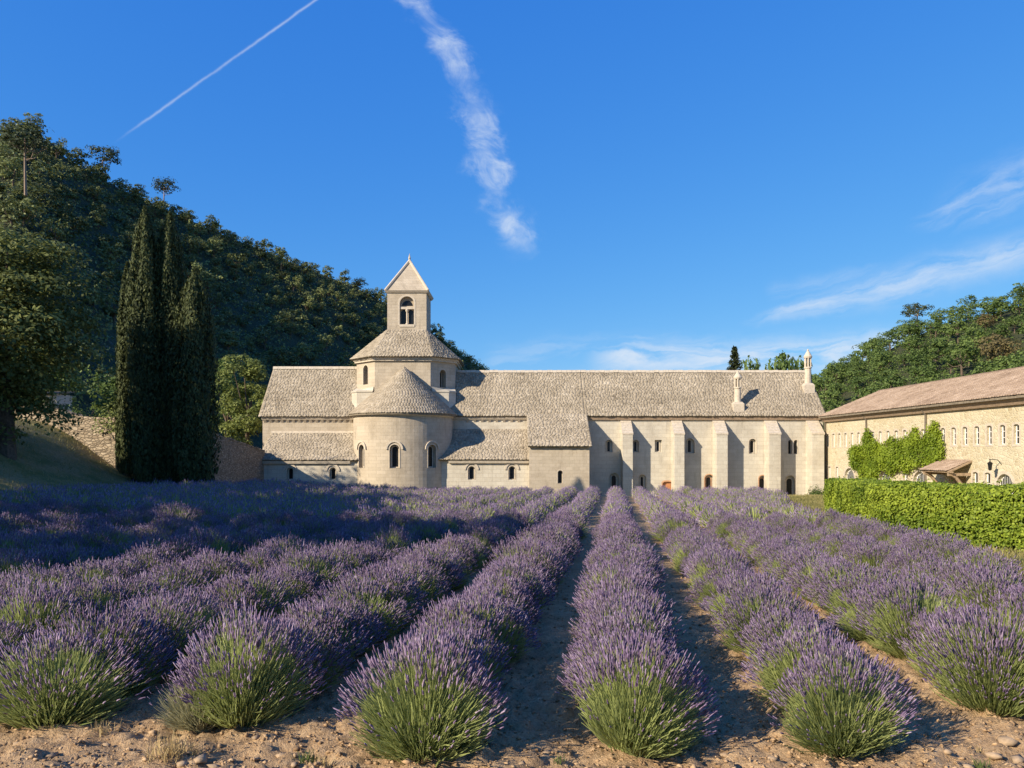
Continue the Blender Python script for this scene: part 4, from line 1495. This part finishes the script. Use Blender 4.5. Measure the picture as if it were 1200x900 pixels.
# ------------------------------------------------------------------ rubble walls on the left
def stone_wall(name, pts, th, label):
    """pts: (x, y, z_top) along the wall; foot follows the ground"""
    c = pts[0]
    o_base = (c[0], c[1], float(ground_z(c[0], c[1])))
    mb = MB()
    P3 = [np.array(p, float) for p in pts]
    n = len(P3)
    out = []
    for i, p in enumerate(P3):
        d = P3[min(i + 1, n - 1)] - P3[max(i - 1, 0)]
        d[2] = 0
        d /= np.linalg.norm(d)
        nn = np.array((d[1], -d[0], 0)) * th / 2
        g0 = float(ground_z(p[0], p[1])) - .6
        out.append((p[:2] + nn[:2], p[:2] - nn[:2], g0, p[2]))
    V = []
    for a_, b_, g0, zt in out:
        V += [(a_[0], a_[1], g0), (b_[0], b_[1], g0), (b_[0], b_[1], zt), (a_[0], a_[1], zt)]
    Fq = []
    for i in range(n - 1):
        q = i * 4
        for k in range(4):
            Fq.append((q + k, q + (k + 1) % 4, q + 4 + (k + 1) % 4, q + 4 + k))
    Fq += [(0, 3, 2, 1), (4 * n - 4, 4 * n - 3, 4 * n - 2, 4 * n - 1)]
    root = empty(name, o_base, label, 'wall')
    mb.poly(V, Fq)
    mb.build('masonry', M['drystone'], root)
    rr = random.Random(len(pts))
    for i in range(n - 1):                        # uneven capping stones, one by one
        a_, b_ = P3[i], P3[i + 1]
        L = np.linalg.norm((b_ - a_)[:2])
        m_ = max(1, int(L / .45))
        d = (b_ - a_) / m_
        u = d / np.linalg.norm(d)
        nn = np.array((u[1], -u[0], 0))
        nn /= np.linalg.norm(nn)
        for k in range(m_):
            s0 = a_ + d * (k + .02)
            s1 = a_ + d * (k + rr.uniform(.9, .99))
            h_ = rr.uniform(.05, .14)
            w_ = th / 2 + rr.uniform(.0, .06)
            lo = [s0 + nn * w_, s1 + nn * w_, s1 - nn * w_, s0 - nn * w_]
            MB().prism([p - (0, 0, .05) for p in lo], [p + (0, 0, h_ * rr.uniform(.8, 1.1)) for p in lo]).build('cap_stone', M['drystone'], root)
    return root


def wp(px, py, Y):
    q = P(px, py, Y)
    return (q[0], q[1], q[2])


stone_wall('rubble_wall', [wp(20, 477, 49.4), wp(56, 479.5, 48.9), wp(76, 482, 48.5), wp(96, 490, 48.0), wp(118, 490.5, 47.4), wp(140, 490.5, 46.8)], .6, 'rubble stone retaining wall with stepped top beside the cypresses')
stone_wall('rubble_wall', [wp(150, 500, 54), wp(205, 503, 56), wp(250, 510, 58.5), wp(268, 515, 60.5), wp(285, 521, 63), wp(299, 526, 65.3), wp(307, 529, 66.7)], .5, 'brown rubble wall sloping down to the corner of the church')
hut = empty('stone_hut', tuple(wp(60, 480, 56)[:2]) + (2.5,), 'small pale stone hut half hidden under the trees above the wall', 'hut')
q = P(60, 478, 56)
MB().box(q[0] - .75, q[0] + .4, 56, 58, 2.0, q[2] + 1.05).build('wall', M['stone_pale'], hut)
MB().prism([(q[0] - .9, 55.85, q[2] + 1.0), (q[0] + .55, 55.85, q[2] + 1.0), (q[0] + .55, 58.1, q[2] + 1.3), (q[0] - .9, 58.1, q[2] + 1.3)], [(q[0] - .9, 55.85, q[2] + 1.12), (q[0] + .55, 55.85, q[2] + 1.12), (q[0] + .55, 58.1, q[2] + 1.42), (q[0] - .9, 58.1, q[2] + 1.42)]).build('roof', M['slab'], hut)

# ------------------------------------------------------------------ hedge
rr = np.random.RandomState(77)
hp = np.array(HEDGE)
seg = np.linalg.norm(np.diff(hp, axis=0), axis=1)
cum = np.concatenate([[0], np.cumsum(seg)])
TH, HH = 1.7, 1.5
hedge = empty('hedge', (10.4, 20.8, float(ground_z(10.4, 20.8))), 'trimmed bright green laurel hedge at the edge of the lavender', 'hedge')


def hpt(s):
    return np.stack([np.interp(s, cum, hp[:, 0]), np.interp(s, cum, hp[:, 1])], -1)


def hnrm(s):
    d = hpt(np.minimum(s + .3, cum[-1])) - hpt(np.maximum(s - .3, 0))
    d /= np.linalg.norm(d, axis=1)[:, None]
    return np.stack([-d[:, 1], d[:, 0]], -1)      # towards the field


def hedge_side(n, side):
    s = rr.uniform(0, cum[-1], n)
    z = rr.uniform(0, 1, n) ** .9 * HH
    nn = hnrm(s)
    lump = .16 * (vnoise(s * 1.3, z * 1.6, 5) - .5) + .16 * (vnoise(s * 4, z * 4, 6) - .5)
    dep = rr.uniform(-.2, .05, n) + lump
    round_ = -.16 * np.clip((z - HH + .25) / .25, 0, 1) ** 2
    base = hpt(s)
    if side == 0:
        q = base + nn * (dep + round_)[:, None]
        N = np.concatenate([nn, np.full((n, 1), .25)], 1)
    else:
        q = base - nn * (TH + dep + round_)[:, None]
        N = np.concatenate([-nn, np.full((n, 1), .25)], 1)
    return np.concatenate([q, (ground_z(q[:, 0], q[:, 1]) + z)[:, None]], 1), N


A1, N1 = hedge_side(60000, 0)
hol = vnoise(A1[:, 0] * 3.1 + A1[:, 1] * 3.1, A1[:, 2] * 3.6, 61) * .6 + vnoise(A1[:, 0] * 8 + A1[:, 1] * 8, A1[:, 2] * 9, 62) * .4
kp = rr.uniform(0, 1, len(A1)) < np.clip((hol - .22) * 5, .12, 1)
A1, N1 = A1[kp], N1[kp]
A2, N2 = hedge_side(9000, 1)
n = 24000
s = rr.uniform(0, cum[-1], n)
u = rr.uniform(.05, 1, n)
q = hpt(s) - hnrm(s) * (u * TH)[:, None]
zt = ground_z(hpt(s)[:, 0], hpt(s)[:, 1]) + HH + .10 * (vnoise(s * 2, u * 4, 9) - .5) + rr.uniform(-.12, .04, n) + .12 * (rr.uniform(0, 1, n) > .985)
A3, N3 = np.concatenate([q, zt[:, None]], 1), np.tile((0, 0, 1.0), (n, 1))
n = 3500                                          # far end face
u, z = rr.uniform(0, 1, n), rr.uniform(0, 1, n) * HH
e_ = hp[-1]
nn = hnrm(np.array([cum[-1] - .01]))[0]
dr_ = (hp[-1] - hp[-2]) / seg[-1]
q = e_ - nn * (u * TH)[:, None] + dr_ * rr.uniform(-.15, .06, (n, 1))
A4, N4 = np.concatenate([q, (ground_z(q[:, 0], q[:, 1]) + z)[:, None]], 1), np.tile((dr_[0], dr_[1], .2), (n, 1))
AA, NN_ = np.concatenate([A1, A2, A3, A4]), np.concatenate([N1, N2, N3, N4])
V, Fq = leaf_quads(AA, NN_, .088, .055, rr, .6)
tone = np.clip(.5 + .7 * (vnoise(AA[:, 0] * 1.1 + AA[:, 1], AA[:, 2] * 1.5, 31) - .5) + rr.normal(0, .2, len(AA)), 0, 1)
solid('leaves', V, Fq, M['hedge'], hedge, v=tone)
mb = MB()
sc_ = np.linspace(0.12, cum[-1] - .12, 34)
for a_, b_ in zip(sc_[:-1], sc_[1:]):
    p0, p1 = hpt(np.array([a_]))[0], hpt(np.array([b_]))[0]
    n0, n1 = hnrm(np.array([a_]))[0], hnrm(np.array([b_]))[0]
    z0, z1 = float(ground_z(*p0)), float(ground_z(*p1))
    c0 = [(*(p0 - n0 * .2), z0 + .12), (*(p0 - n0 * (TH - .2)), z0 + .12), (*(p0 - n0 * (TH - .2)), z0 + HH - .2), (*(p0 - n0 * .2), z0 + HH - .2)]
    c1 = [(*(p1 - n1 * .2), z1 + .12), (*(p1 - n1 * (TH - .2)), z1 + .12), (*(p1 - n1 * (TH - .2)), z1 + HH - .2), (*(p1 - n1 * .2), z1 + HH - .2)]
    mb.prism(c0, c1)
M['hedge_core'] = plain('hedge_shade', (.035, .045, .014), .95, .3)  # dark colour of the solid core stands for shade in the leaf hollows
mb.build('shade_core', M['hedge_core'], hedge)
mb = MB()
for s_ in np.arange(.4, cum[-1], .6):
    p0 = hpt(np.array([s_]))[0] - hnrm(np.array([s_]))[0] * .45
    z0 = float(ground_z(*p0))
    mb.tube([(p0[0], p0[1], z0 - .1), (p0[0] + .04, p0[1], z0 + .5)], [.035, .03], 5)
mb.build('stems', M['bark'], hedge)

# ------------------------------------------------------------------ climbing vine on the golden wall
zp = [(165, 445), (185, 430), (222, 425), (226, 378), (244, 358), (262, 395), (300, 425), (330, 402), (345, 392), (370, 405), (400, 390), (425, 362), (440, 350), (452, 400), (470, 398), (490, 362), (508, 322), (524, 328), (535, 380), (552, 430), (556, 470), (520, 492), (470, 500), (430, 506), (400, 532), (370, 512), (340, 542), (310, 520), (295, 512), (280, 548), (262, 585), (225, 585), (213, 520), (190, 512), (170, 500)]
poly = []
for zx, zy in zp:
    px, py = 950 + zx / 865 * 250, 400 + zy / 900 * 260
    poly.append((Yw(px), zw_(px, py)))
poly = np.array(poly)


def inside(pts, pg):
    x, y = pts[:, 0], pts[:, 1]
    r_ = np.zeros(len(pts), bool)
    j = len(pg) - 1
    for i in range(len(pg)):
        xi, yi, xj, yj = *pg[i], *pg[j]
        c = ((yi > y) != (yj > y)) & (x < (xj - xi) * (y - yi) / (yj - yi + 1e-12) + xi)
        r_ ^= c
        j = i
    return r_


n = 34000
q = np.stack([rr.uniform(poly[:, 0].min(), poly[:, 0].max(), n), rr.uniform(poly[:, 1].min(), poly[:, 1].max(), n)], -1)
qj = q + rr.normal(0, .14, q.shape)
q = q[inside(qj, poly)]
hol = vnoise(q[:, 0] * 1.5, q[:, 1] * 1.7, 41)
q = q[(hol > .2) | (rr.uniform(0, 1, len(q)) < .35)]
n = len(q)
lm = .2 + .55 * vnoise(q[:, 0] * .8, q[:, 1] * .9, 42)
dep = rr.uniform(.05, 1, n) ** .6 * lm
Pn = np.stack([XW - .03 - dep, q[:, 0], q[:, 1]], -1)
V, Fq = leaf_quads(Pn, np.tile((-1, 0, .55), (n, 1)), .17, .13, rr, .5)
tone = np.clip(.5 + .9 * (vnoise(q[:, 0] * .9, q[:, 1] * 1.1, 43) - .5) + rr.normal(0, .18, n), 0, 1)
vine = empty('climbing_vine', (XW - .2, Yw(1018), -3), 'bright green climbing vine spread over the golden wall', 'vine')
solid('leaves', V, Fq, M['vine'], vine, v=tone)
mb = MB()
yb = Yw(1018)
for k, (ye, ze) in enumerate(((Yw(1016), 2.6), (Yw(1040), 1.8), (Yw(1075), 1.9), (Yw(1098), 3.2), (Yw(1003), 1.5))):
    mb.tube([(XW - .08, yb + .05 * k, -3.2), (XW - .1, yb + .1 * (k - 2), -.4), (XW - .1, yb + (ye - yb) * .45, 1.2), (XW - .08, ye, ze)], [.07, .06, .04, .015], 6)
mb.build('stems', M['bark'], vine)


# ------------------------------------------------------------------ lavender
def ribbons(base, tip, wd, r, single=False):
    """two-segment bent strips (or one segment for what is far off)"""
    n = len(base)
    d = tip - base
    if single:
        sd = np.cross(d, r.normal(0, 1, (n, 3)))
        sd /= np.linalg.norm(sd, axis=1)[:, None] + 1e-9
        hw = np.asarray(wd).reshape(-1, 1) * .5
        V = np.stack([base - sd * hw, base + sd * hw, tip + sd * hw * .5, tip - sd * hw * .5], 1).reshape(-1, 3)
        return V, np.arange(4 * n).reshape(n, 4)
    mid = base + d * .55 + np.stack([d[:, 0], d[:, 1], np.zeros(n)], -1) * r.normal(.0, .09, (n, 1)) + np.stack([d[:, 1], -d[:, 0], np.zeros(n)], -1) * r.normal(0, .05, (n, 1))
    sd = np.cross(d, r.normal(0, 1, (n, 3)))
    sd /= np.linalg.norm(sd, axis=1)[:, None] + 1e-9
    wd = np.asarray(wd).reshape(-1, 1) * .5
    V = np.stack([base - sd * wd, base + sd * wd, mid + sd * wd, mid - sd * wd, tip + sd * wd * .5, tip - sd * wd * .5], 1).reshape(-1, 3)
    o = np.arange(n)[:, None] * 6
    Fq = np.concatenate([o + np.array((0, 1, 2, 3)), o + np.array((3, 2, 4, 5))], 1).reshape(-1, 4)
    return V, Fq


def spikes(c, d, L, rad, r, levels=((0, .45), (.3, 1.0), (.72, .8)), n3=3):
    n = len(c)
    d = d / (np.linalg.norm(d, axis=1)[:, None] + 1e-9)
    a = np.cross(d, r.normal(0, 1, (n, 3)))
    a /= np.linalg.norm(a, axis=1)[:, None] + 1e-9
    b_ = np.cross(d, a)
    L = np.asarray(L).reshape(-1, 1)
    rad = np.asarray(rad).reshape(-1, 1)
    vs = []
    for t, k in levels:
        for j in range(n3):
            an = 2 * pi * j / n3 + t * 1.3
            vs.append(c + d * L * t + (a * cos(an) + b_ * sin(an)) * rad * k)
    vs.append(c + d * L)
    m_ = len(vs)
    V = np.stack(vs, 1).reshape(-1, 3)
    tri = []
    for q in range(len(levels) - 1):
        for j in range(n3):
            j2 = (j + 1) % n3
            tri += [(q * n3 + j, q * n3 + j2, (q + 1) * n3 + j2), (q * n3 + j, (q + 1) * n3 + j2, (q + 1) * n3 + j)]
    q = (len(levels) - 1) * n3
    tri += [(q + j, q + (j + 1) % n3, m_ - 1) for j in range(n3)]
    tri = np.array(tri)
    Fc = (np.arange(n)[:, None, None] * m_ + tri[None]).reshape(-1, 3)
    return V, Fc, len(tri)


def dome(r, n, th_max, rx, hz):
    th = np.arccos(1 - r.uniform(0, 1, n) * (1 - cos(th_max)))
    ph = r.uniform(0, 2 * pi, n)
    d = np.stack([np.sin(th) * np.cos(ph), np.sin(th) * np.sin(ph), np.cos(th)], -1)
    L = 1 / np.sqrt((np.sin(th) / rx) ** 2 + (np.cos(th) / hz) ** 2)
    return th, ph, d, L


def bush(seed, n_fol, n_flo, rx=.5, hz=.5, green=0.0, wd=.008, sp=(.05, .008), low=False):
    r = np.random.RandomState(seed)
    lob = lambda ph: 1 + .10 * np.sin(2 * ph + seed) + .07 * np.sin(3 * ph + 2.1 * seed)
    # leafy shoots
    th, ph, d, L = dome(r, n_fol, 1.5, rx, hz)
    base = np.stack([np.cos(ph), np.sin(ph), np.zeros(n_fol)], -1) * (r.uniform(0, .16, n_fol))[:, None] - np.array((0, 0, .04))
    tip = d * (L * lob(ph) * r.uniform(.62, 1.06, n_fol))[:, None]
    base = base + (tip - base) * r.uniform(.15, .6, n_fol)[:, None]
    tip[:, 2] += .03 + .04 * np.sin(th)
    V1, F1 = ribbons(base, tip, wd * r.uniform(.7, 1.5, n_fol), r, low)
    v1 = np.repeat(np.clip(r.normal(.5, .26, n_fol), 0, 1), 1 if low else 2)
    # flowering stems: few near the ground
    th, ph, d, L = dome(r, n_flo, 1.32, rx, hz)
    patch = vnoise(ph * 1.1 + seed, th * 2.2, seed)
    keep = r.uniform(0, 1, n_flo) < np.clip(1.25 - .62 * th - green - .9 * (patch > .62), .06, 1)
    th, ph, d, L = th[keep], ph[keep], d[keep], L[keep]
    n = len(th)
    ln = L * lob(ph) * r.uniform(.88, 1.12, n) + r.uniform(.05, .15, n) * (1 - .3 * np.sin(th))
    tip = d * ln[:, None]
    tip[:, 2] += .05 * np.sin(th)
    base = tip * r.uniform(.35, .6, n)[:, None]
    V2, F2 = ribbons(base, tip, np.full(n, wd * (.55 if not low else .8)), r, low)
    v2 = np.repeat(np.clip(r.normal(.62, .2, n), 0, 1), 1 if low else 2)
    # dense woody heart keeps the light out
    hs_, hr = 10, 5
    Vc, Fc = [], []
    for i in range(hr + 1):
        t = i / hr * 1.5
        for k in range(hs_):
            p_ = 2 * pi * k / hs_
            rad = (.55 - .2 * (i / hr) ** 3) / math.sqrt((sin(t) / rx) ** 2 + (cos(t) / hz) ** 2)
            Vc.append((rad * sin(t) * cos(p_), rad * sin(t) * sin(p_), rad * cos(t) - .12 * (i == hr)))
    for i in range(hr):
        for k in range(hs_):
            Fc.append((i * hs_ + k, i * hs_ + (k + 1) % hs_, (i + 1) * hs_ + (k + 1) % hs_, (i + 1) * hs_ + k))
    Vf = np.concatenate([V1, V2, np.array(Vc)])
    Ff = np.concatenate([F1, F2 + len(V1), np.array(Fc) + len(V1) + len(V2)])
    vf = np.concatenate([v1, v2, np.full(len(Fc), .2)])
    dd = d + np.array((0, 0, .35)) + r.normal(0, .12, (n, 3))
    lev = ((0, .45), (.3, 1.0), (.72, .8)) if not low else ((0, .7), )
    VS, FS, k = spikes(tip - dd * .01, dd, sp[0] * r.uniform(.7, 1.4, n), sp[1] * r.uniform(.75, 1.3, n), r, lev)
    vs = np.repeat(np.clip(r.normal(.48, .24, n), 0, 1), k)
    return (Vf, Ff, vf), (VS, FS, vs)


near_b = []
for k in range(8):
    g = (0, .05, .15, .3, .0, .1, .4, .2)[k]
    fo, fl = bush(300 + k, 3200, 3600, .475, .52, g, .0065, (.055, .0056))
    near_b.append((np_mesh('lavender_foliage', fo[0], fo[1], M['lav_leaf'], fo[2]), np_mesh('lavender_flowers', fl[0], fl[1], M['lav_flower'], fl[2])))
far_b = [bush(340 + k, 70, 330, .44, .52, .0, .03, (.09, .02), True) for k in range(5)]

rl = np.random.RandomState(99)
starts = {-3: 5.95, -2: 6.0, -1: 5.35, 0: 5.45, 1: 5.45, 2: 6.3, 3: 6.6, 4: 7.0}
plants = []
for k in range(-15, 8):
    u0 = .12 + 1.53 * k
    y = starts.get(k, 6.2 + rl.uniform(-.2, .3))
    first = True
    while y < 51.5:
        x = u0 + ROW * y + rl.normal(0, .035)
        if field_left(y) + .3 < x < field_right(y) - .35:
            gap = rl.uniform() < (.05 if k < 1 else .1)
            if first or not gap:
                s = rl.uniform(.84, 1.1) if not first else {-1: 1.16, -2: 1.12, -3: 1.1}.get(k, rl.uniform(.96, 1.06))
                plants.append((x, y, s, first, k))
            first = False
        y += rl.uniform(.56, .72) if k < 1 else rl.uniform(.72, .94)
PA = np.array([(p[0], p[1], ground_z(p[0], p[1])) for p in plants])
vis = in_view(PA + (0, 0, .4), 130)
wide = in_view(PA + (0, 0, .4), 560) & (PA[:, 1] < 22)     # a little of the field beyond the frame
dist = np.where(vis, PA[:, 1], 1e6)
order = np.argsort(dist)
near_ids = set(order[:300].tolist())
LAB = 'purple flowering lavender bush in the planted rows of the field'
LABE = 'green bottomed lavender bush at the open soil end of its row'
rest = []
for i, (x, y, s, first, k) in enumerate(plants):
    z = float(PA[i, 2])
    if i in near_ids:
        pr_ = near_b[rl.randint(8)] if not first else near_b[(3, 6, 3, 7)[rl.randint(4)]]
        o = empty('lavender_bush', (x, y, z), LABE if first else LAB, 'lavender', 'lavender bushes at the row ends' if first else 'lavender bushes in the rows')
        o.rotation_euler = (rl.normal(0, .06), rl.normal(0, .06), rl.uniform(0, 6.28))
        o.scale = (s * rl.uniform(.9, 1.12), s * rl.uniform(.9, 1.12), s * rl.uniform(.88, 1.12))
        for nm, me in (('foliage', pr_[0]), ('flower_spikes', pr_[1])):
            c = bpy.data.objects.new(nm, me)
            if nm == 'flower_spikes': c['kind'] = 'stuff'
            C.objects.link(c)
            c.parent = o
    elif vis[i] or wide[i]:
        rest.append((x, y, z, s))


def bake(rest, which):
    Vs, Fs, vs, off = [], [], [], 0
    r2 = np.random.RandomState(5)
    for x, y, z, s in rest:
        Vb, Fb, vb = far_b[r2.randint(5)][which]
        a = r2.uniform(0, 6.28)
        r2.uniform()
        ca, sa = cos(a), sin(a)
        Q = np.stack([Vb[:, 0] * ca - Vb[:, 1] * sa, Vb[:, 0] * sa + Vb[:, 1] * ca, Vb[:, 2]], -1) * s + (x, y, z)
        Vs.append(Q)
        Fs.append(Fb + off)
        vs.append(vb)
        off += len(Q)
    return np.concatenate(Vs), np.concatenate(Fs), np.concatenate(vs)


fo, fl = bush(390, 2000, 700, .5, .52, .55, .0075, (.045, .005))
o = empty('lavender_bush', (-2.42, 5.85, float(ground_z(-2.42, 5.85))), 'small pale grey green lavender bush hardly in flower at a row end', 'lavender')
o.scale = (.62, .62, .66)
m = leaf_mat('pale_lavender_foliage', (.2, .2, .11), (.5, .47, .28), .3, .0, .7)
for nm, me in (('foliage', np_mesh('pale_foliage', fo[0], fo[1], m, fo[2])), ('flower_spikes', np_mesh('pale_flowers', fl[0], fl[1], M['lav_flower'], fl[2]))):
    c = place(nm, me, o)
    if nm == 'flower_spikes': c['kind'] = 'stuff'
V, Fq, v = bake(rest, 0)
lf = solid('lavender_field', V, Fq, M['lav_leaf'], base=(0, 35, -.8), v=v)
tag(lf, 'far rows of purple lavender running up to the abbey', 'lavender', kind='stuff')
V, Fq, v = bake(rest, 1)
tag(solid('flower_spikes', V, Fq, M['lav_flower'], lf, v=v), kind='stuff')

# ------------------------------------------------------------------ stones, clods and dry tufts on the open soil
ico = np.array([(0, 0, 1), (.894, 0, .447), (.276, .851, .447), (-.724, .526, .447), (-.724, -.526, .447), (.276, -.851, .447), (.724, .526, -.447), (-.276, .851, -.447), (-.894, 0, -.447), (-.276, -.851, -.447), (.724, -.526, -.447), (0, 0, -1)])
icf = np.array([(0, 1, 2), (0, 2, 3), (0, 3, 4), (0, 4, 5), (0, 5, 1), (1, 6, 2), (2, 7, 3), (3, 8, 4), (4, 9, 5), (5, 10, 1), (6, 7, 2), (7, 8, 3), (8, 9, 4), (9, 10, 5), (10, 6, 1), (11, 7, 6), (11, 8, 7), (11, 9, 8), (11, 10, 9), (11, 6, 10)])
rc = np.random.RandomState(21)


def near_z(x, y):
    near = sm(y, 4.2, 4.6) * (1 - sm(y, 9, 10)) * (1 - sm(np.abs(x), 7, 7.6))
    return ground_z(x, y) + near * (soil_relief(x, y))


octa = np.array([(1, 0, 0), (0, 1, 0), (-1, 0, 0), (0, -1, 0), (0, 0, 1), (0, 0, -1)], float)
ocf = np.array([(0, 1, 4), (1, 2, 4), (2, 3, 4), (3, 0, 4), (1, 0, 5), (2, 1, 5), (3, 2, 5), (0, 3, 5)])
n = 26000
cy = 4.7 + 9 * rc.uniform(0, 1, n) ** 2.2
cxx = rc.uniform(-.8, .8, n) * cy
sz = .006 + .017 * rc.uniform(0, 1, n) ** 4
sz[cy > 8] *= 1.3
V = (octa[None] + rc.normal(0, .26, (n, 6, 3))) * sz[:, None, None] * np.stack([rc.uniform(.8, 1.4, n), rc.uniform(.8, 1.4, n), rc.uniform(.5, .9, n)], -1)[:, None, :]
V = V + np.stack([cxx, cy, near_z(cxx, cy) + sz * .1], -1)[:, None, :]
m, t, b = material('soil_clod')
p = t.pos()
nn_ = t.noise(p, 40, 4, .6)
t.l.new(t.ramp(t.m('ADD', t.mul(t.attr(), .7), t.mul(nn_, .3)), [(.1, (.20, .125, .066)), (.6, (.37, .245, .135)), (.95, (.48, .335, .195))]), b.inputs['Base Color'])
b.inputs['Roughness'].default_value = .97
M['clod'] = m
tag(solid('soil_clods', V.reshape(-1, 3), (np.arange(n)[:, None, None] * 6 + ocf[None]).reshape(-1, 3), M['clod'], base=(0, 6, 0), v=np.repeat(rc.uniform(0, 1, n), 8)),
    'loose clods and gravel strewn over the tan soil', 'soil', kind='stuff')
# larger stones lying on the soil
stone_me = []
for k in range(5):
    q = ico * (1 + rc.normal(0, .2, (12, 1))) * np.array((1.2, .95, .6))
    stone_me.append(np_mesh('stone', q, icf, M['rock']))
spots = [(1165, 884, .065), (1180, 868, .08), (1192, 889, .06), (1135, 893, .045), (1050, 802, .07), (1062, 770, .06), (235, 893, .06), (252, 897, .05), (215, 897, .045), (125, 872, .04), (60, 885, .05), (330, 880, .045), (345, 893, .04), (640, 880, .04), (612, 893, .045), (850, 880, .045), (905, 895, .04), (872, 860, .035), (20, 868, .04), (300, 866, .035), (660, 860, .035), (1110, 880, .04), (90, 897, .045), (965, 755, .06), (980, 735, .06)]
for k, (px, py, s) in enumerate(spots):
    Y = F * H / (py - HY - .022 * F)
    x = (px - CX) * Y / F
    o = place('stone', stone_me[k % 5], None, (x, Y, float(near_z(x, Y)) + s * .3))
    o.scale = (s * .8, s * .8, s * .7)
    o.rotation_euler = (0, 0, k * 1.7)
    tag(o, 'pale angular stone lying on the tan soil', 'stone', 'stones on the soil')


def tuft(px, py, s, n, mat, name, label, group):
    Y = F * H / (py - HY - .022 * F)
    x = (px - CX) * Y / F
    th, ph = np.abs(rc.normal(0, .45, n)), rc.uniform(0, 6.28, n)
    d = np.stack([np.sin(th) * np.cos(ph), np.sin(th) * np.sin(ph), np.cos(th)], -1)
    b0_ = np.stack([rc.normal(0, .05, n), rc.normal(0, .04, n), np.full(n, -.02)], -1) * s / .15
    V_, F_ = ribbons(b0_, b0_ + d * (s * rc.uniform(.4, 1.1, n))[:, None], np.full(n, .005), rc)
    o = place(name, np_mesh(name, V_, F_, M[mat], np.repeat(rc.uniform(0, 1, n), 2)), None, (x, Y, float(near_z(x, Y))))
    tag(o, label, 'grass', group)


for px, py, s, n in ((200, 893, .17, 160), (222, 884, .12, 80), (118, 862, .13, 50), (10, 850, .14, 60), (375, 893, .1, 60), (30, 882, .08, 40), (1148, 872, .08, 40), (1095, 800, .1, 50)):
    tuft(px, py, s, n, 'straw', 'dry_grass_tuft', 'small tuft of dry straw grass on the tan soil', 'dry grass tufts on the soil')
for px, py, s, n in ((1150, 893, .09, 50), (360, 887, .1, 60), (655, 893, .06, 30)):
    tuft(px, py, s, n, 'weed', 'weed_tuft', 'small green weed tuft on the tan soil', 'weeds on the soil')

# short dry grass on the strip by the hedge and on the bank: nobody could count it
n = 44000
gy_ = np.concatenate([rc.uniform(11, 52, n // 2), rc.uniform(20, 66, n // 2)])
gx_ = np.concatenate([field_right(gy_[:n // 2]) + rc.uniform(-.2, 3.5, n // 2), field_left(gy_[n // 2:]) - rc.uniform(-.5, 14, n // 2) ** 1.0])
b0_ = np.stack([gx_, gy_, ground_z(gx_, gy_) - .01], -1)
tp_ = b0_ + np.stack([rc.normal(0, .05, n), rc.normal(0, .05, n), rc.uniform(.05, .17, n)], -1)
V, Fq = ribbons(b0_, tp_, np.full(n, .022), rc, True)
m = leaf_mat('dry_meadow_grass', (.13, .135, .035), (.40, .34, .14), .3, 0)
tag(solid('meadow_grass', V, Fq, m, base=(0, 30, -.7), v=np.repeat(np.clip(vnoise(gx_ * .6, gy_ * .6, 51) + rc.normal(0, .2, n), 0, 1), 1)),
    'short half dry grass beside the hedge and on the shaded bank', 'grass', kind='stuff')
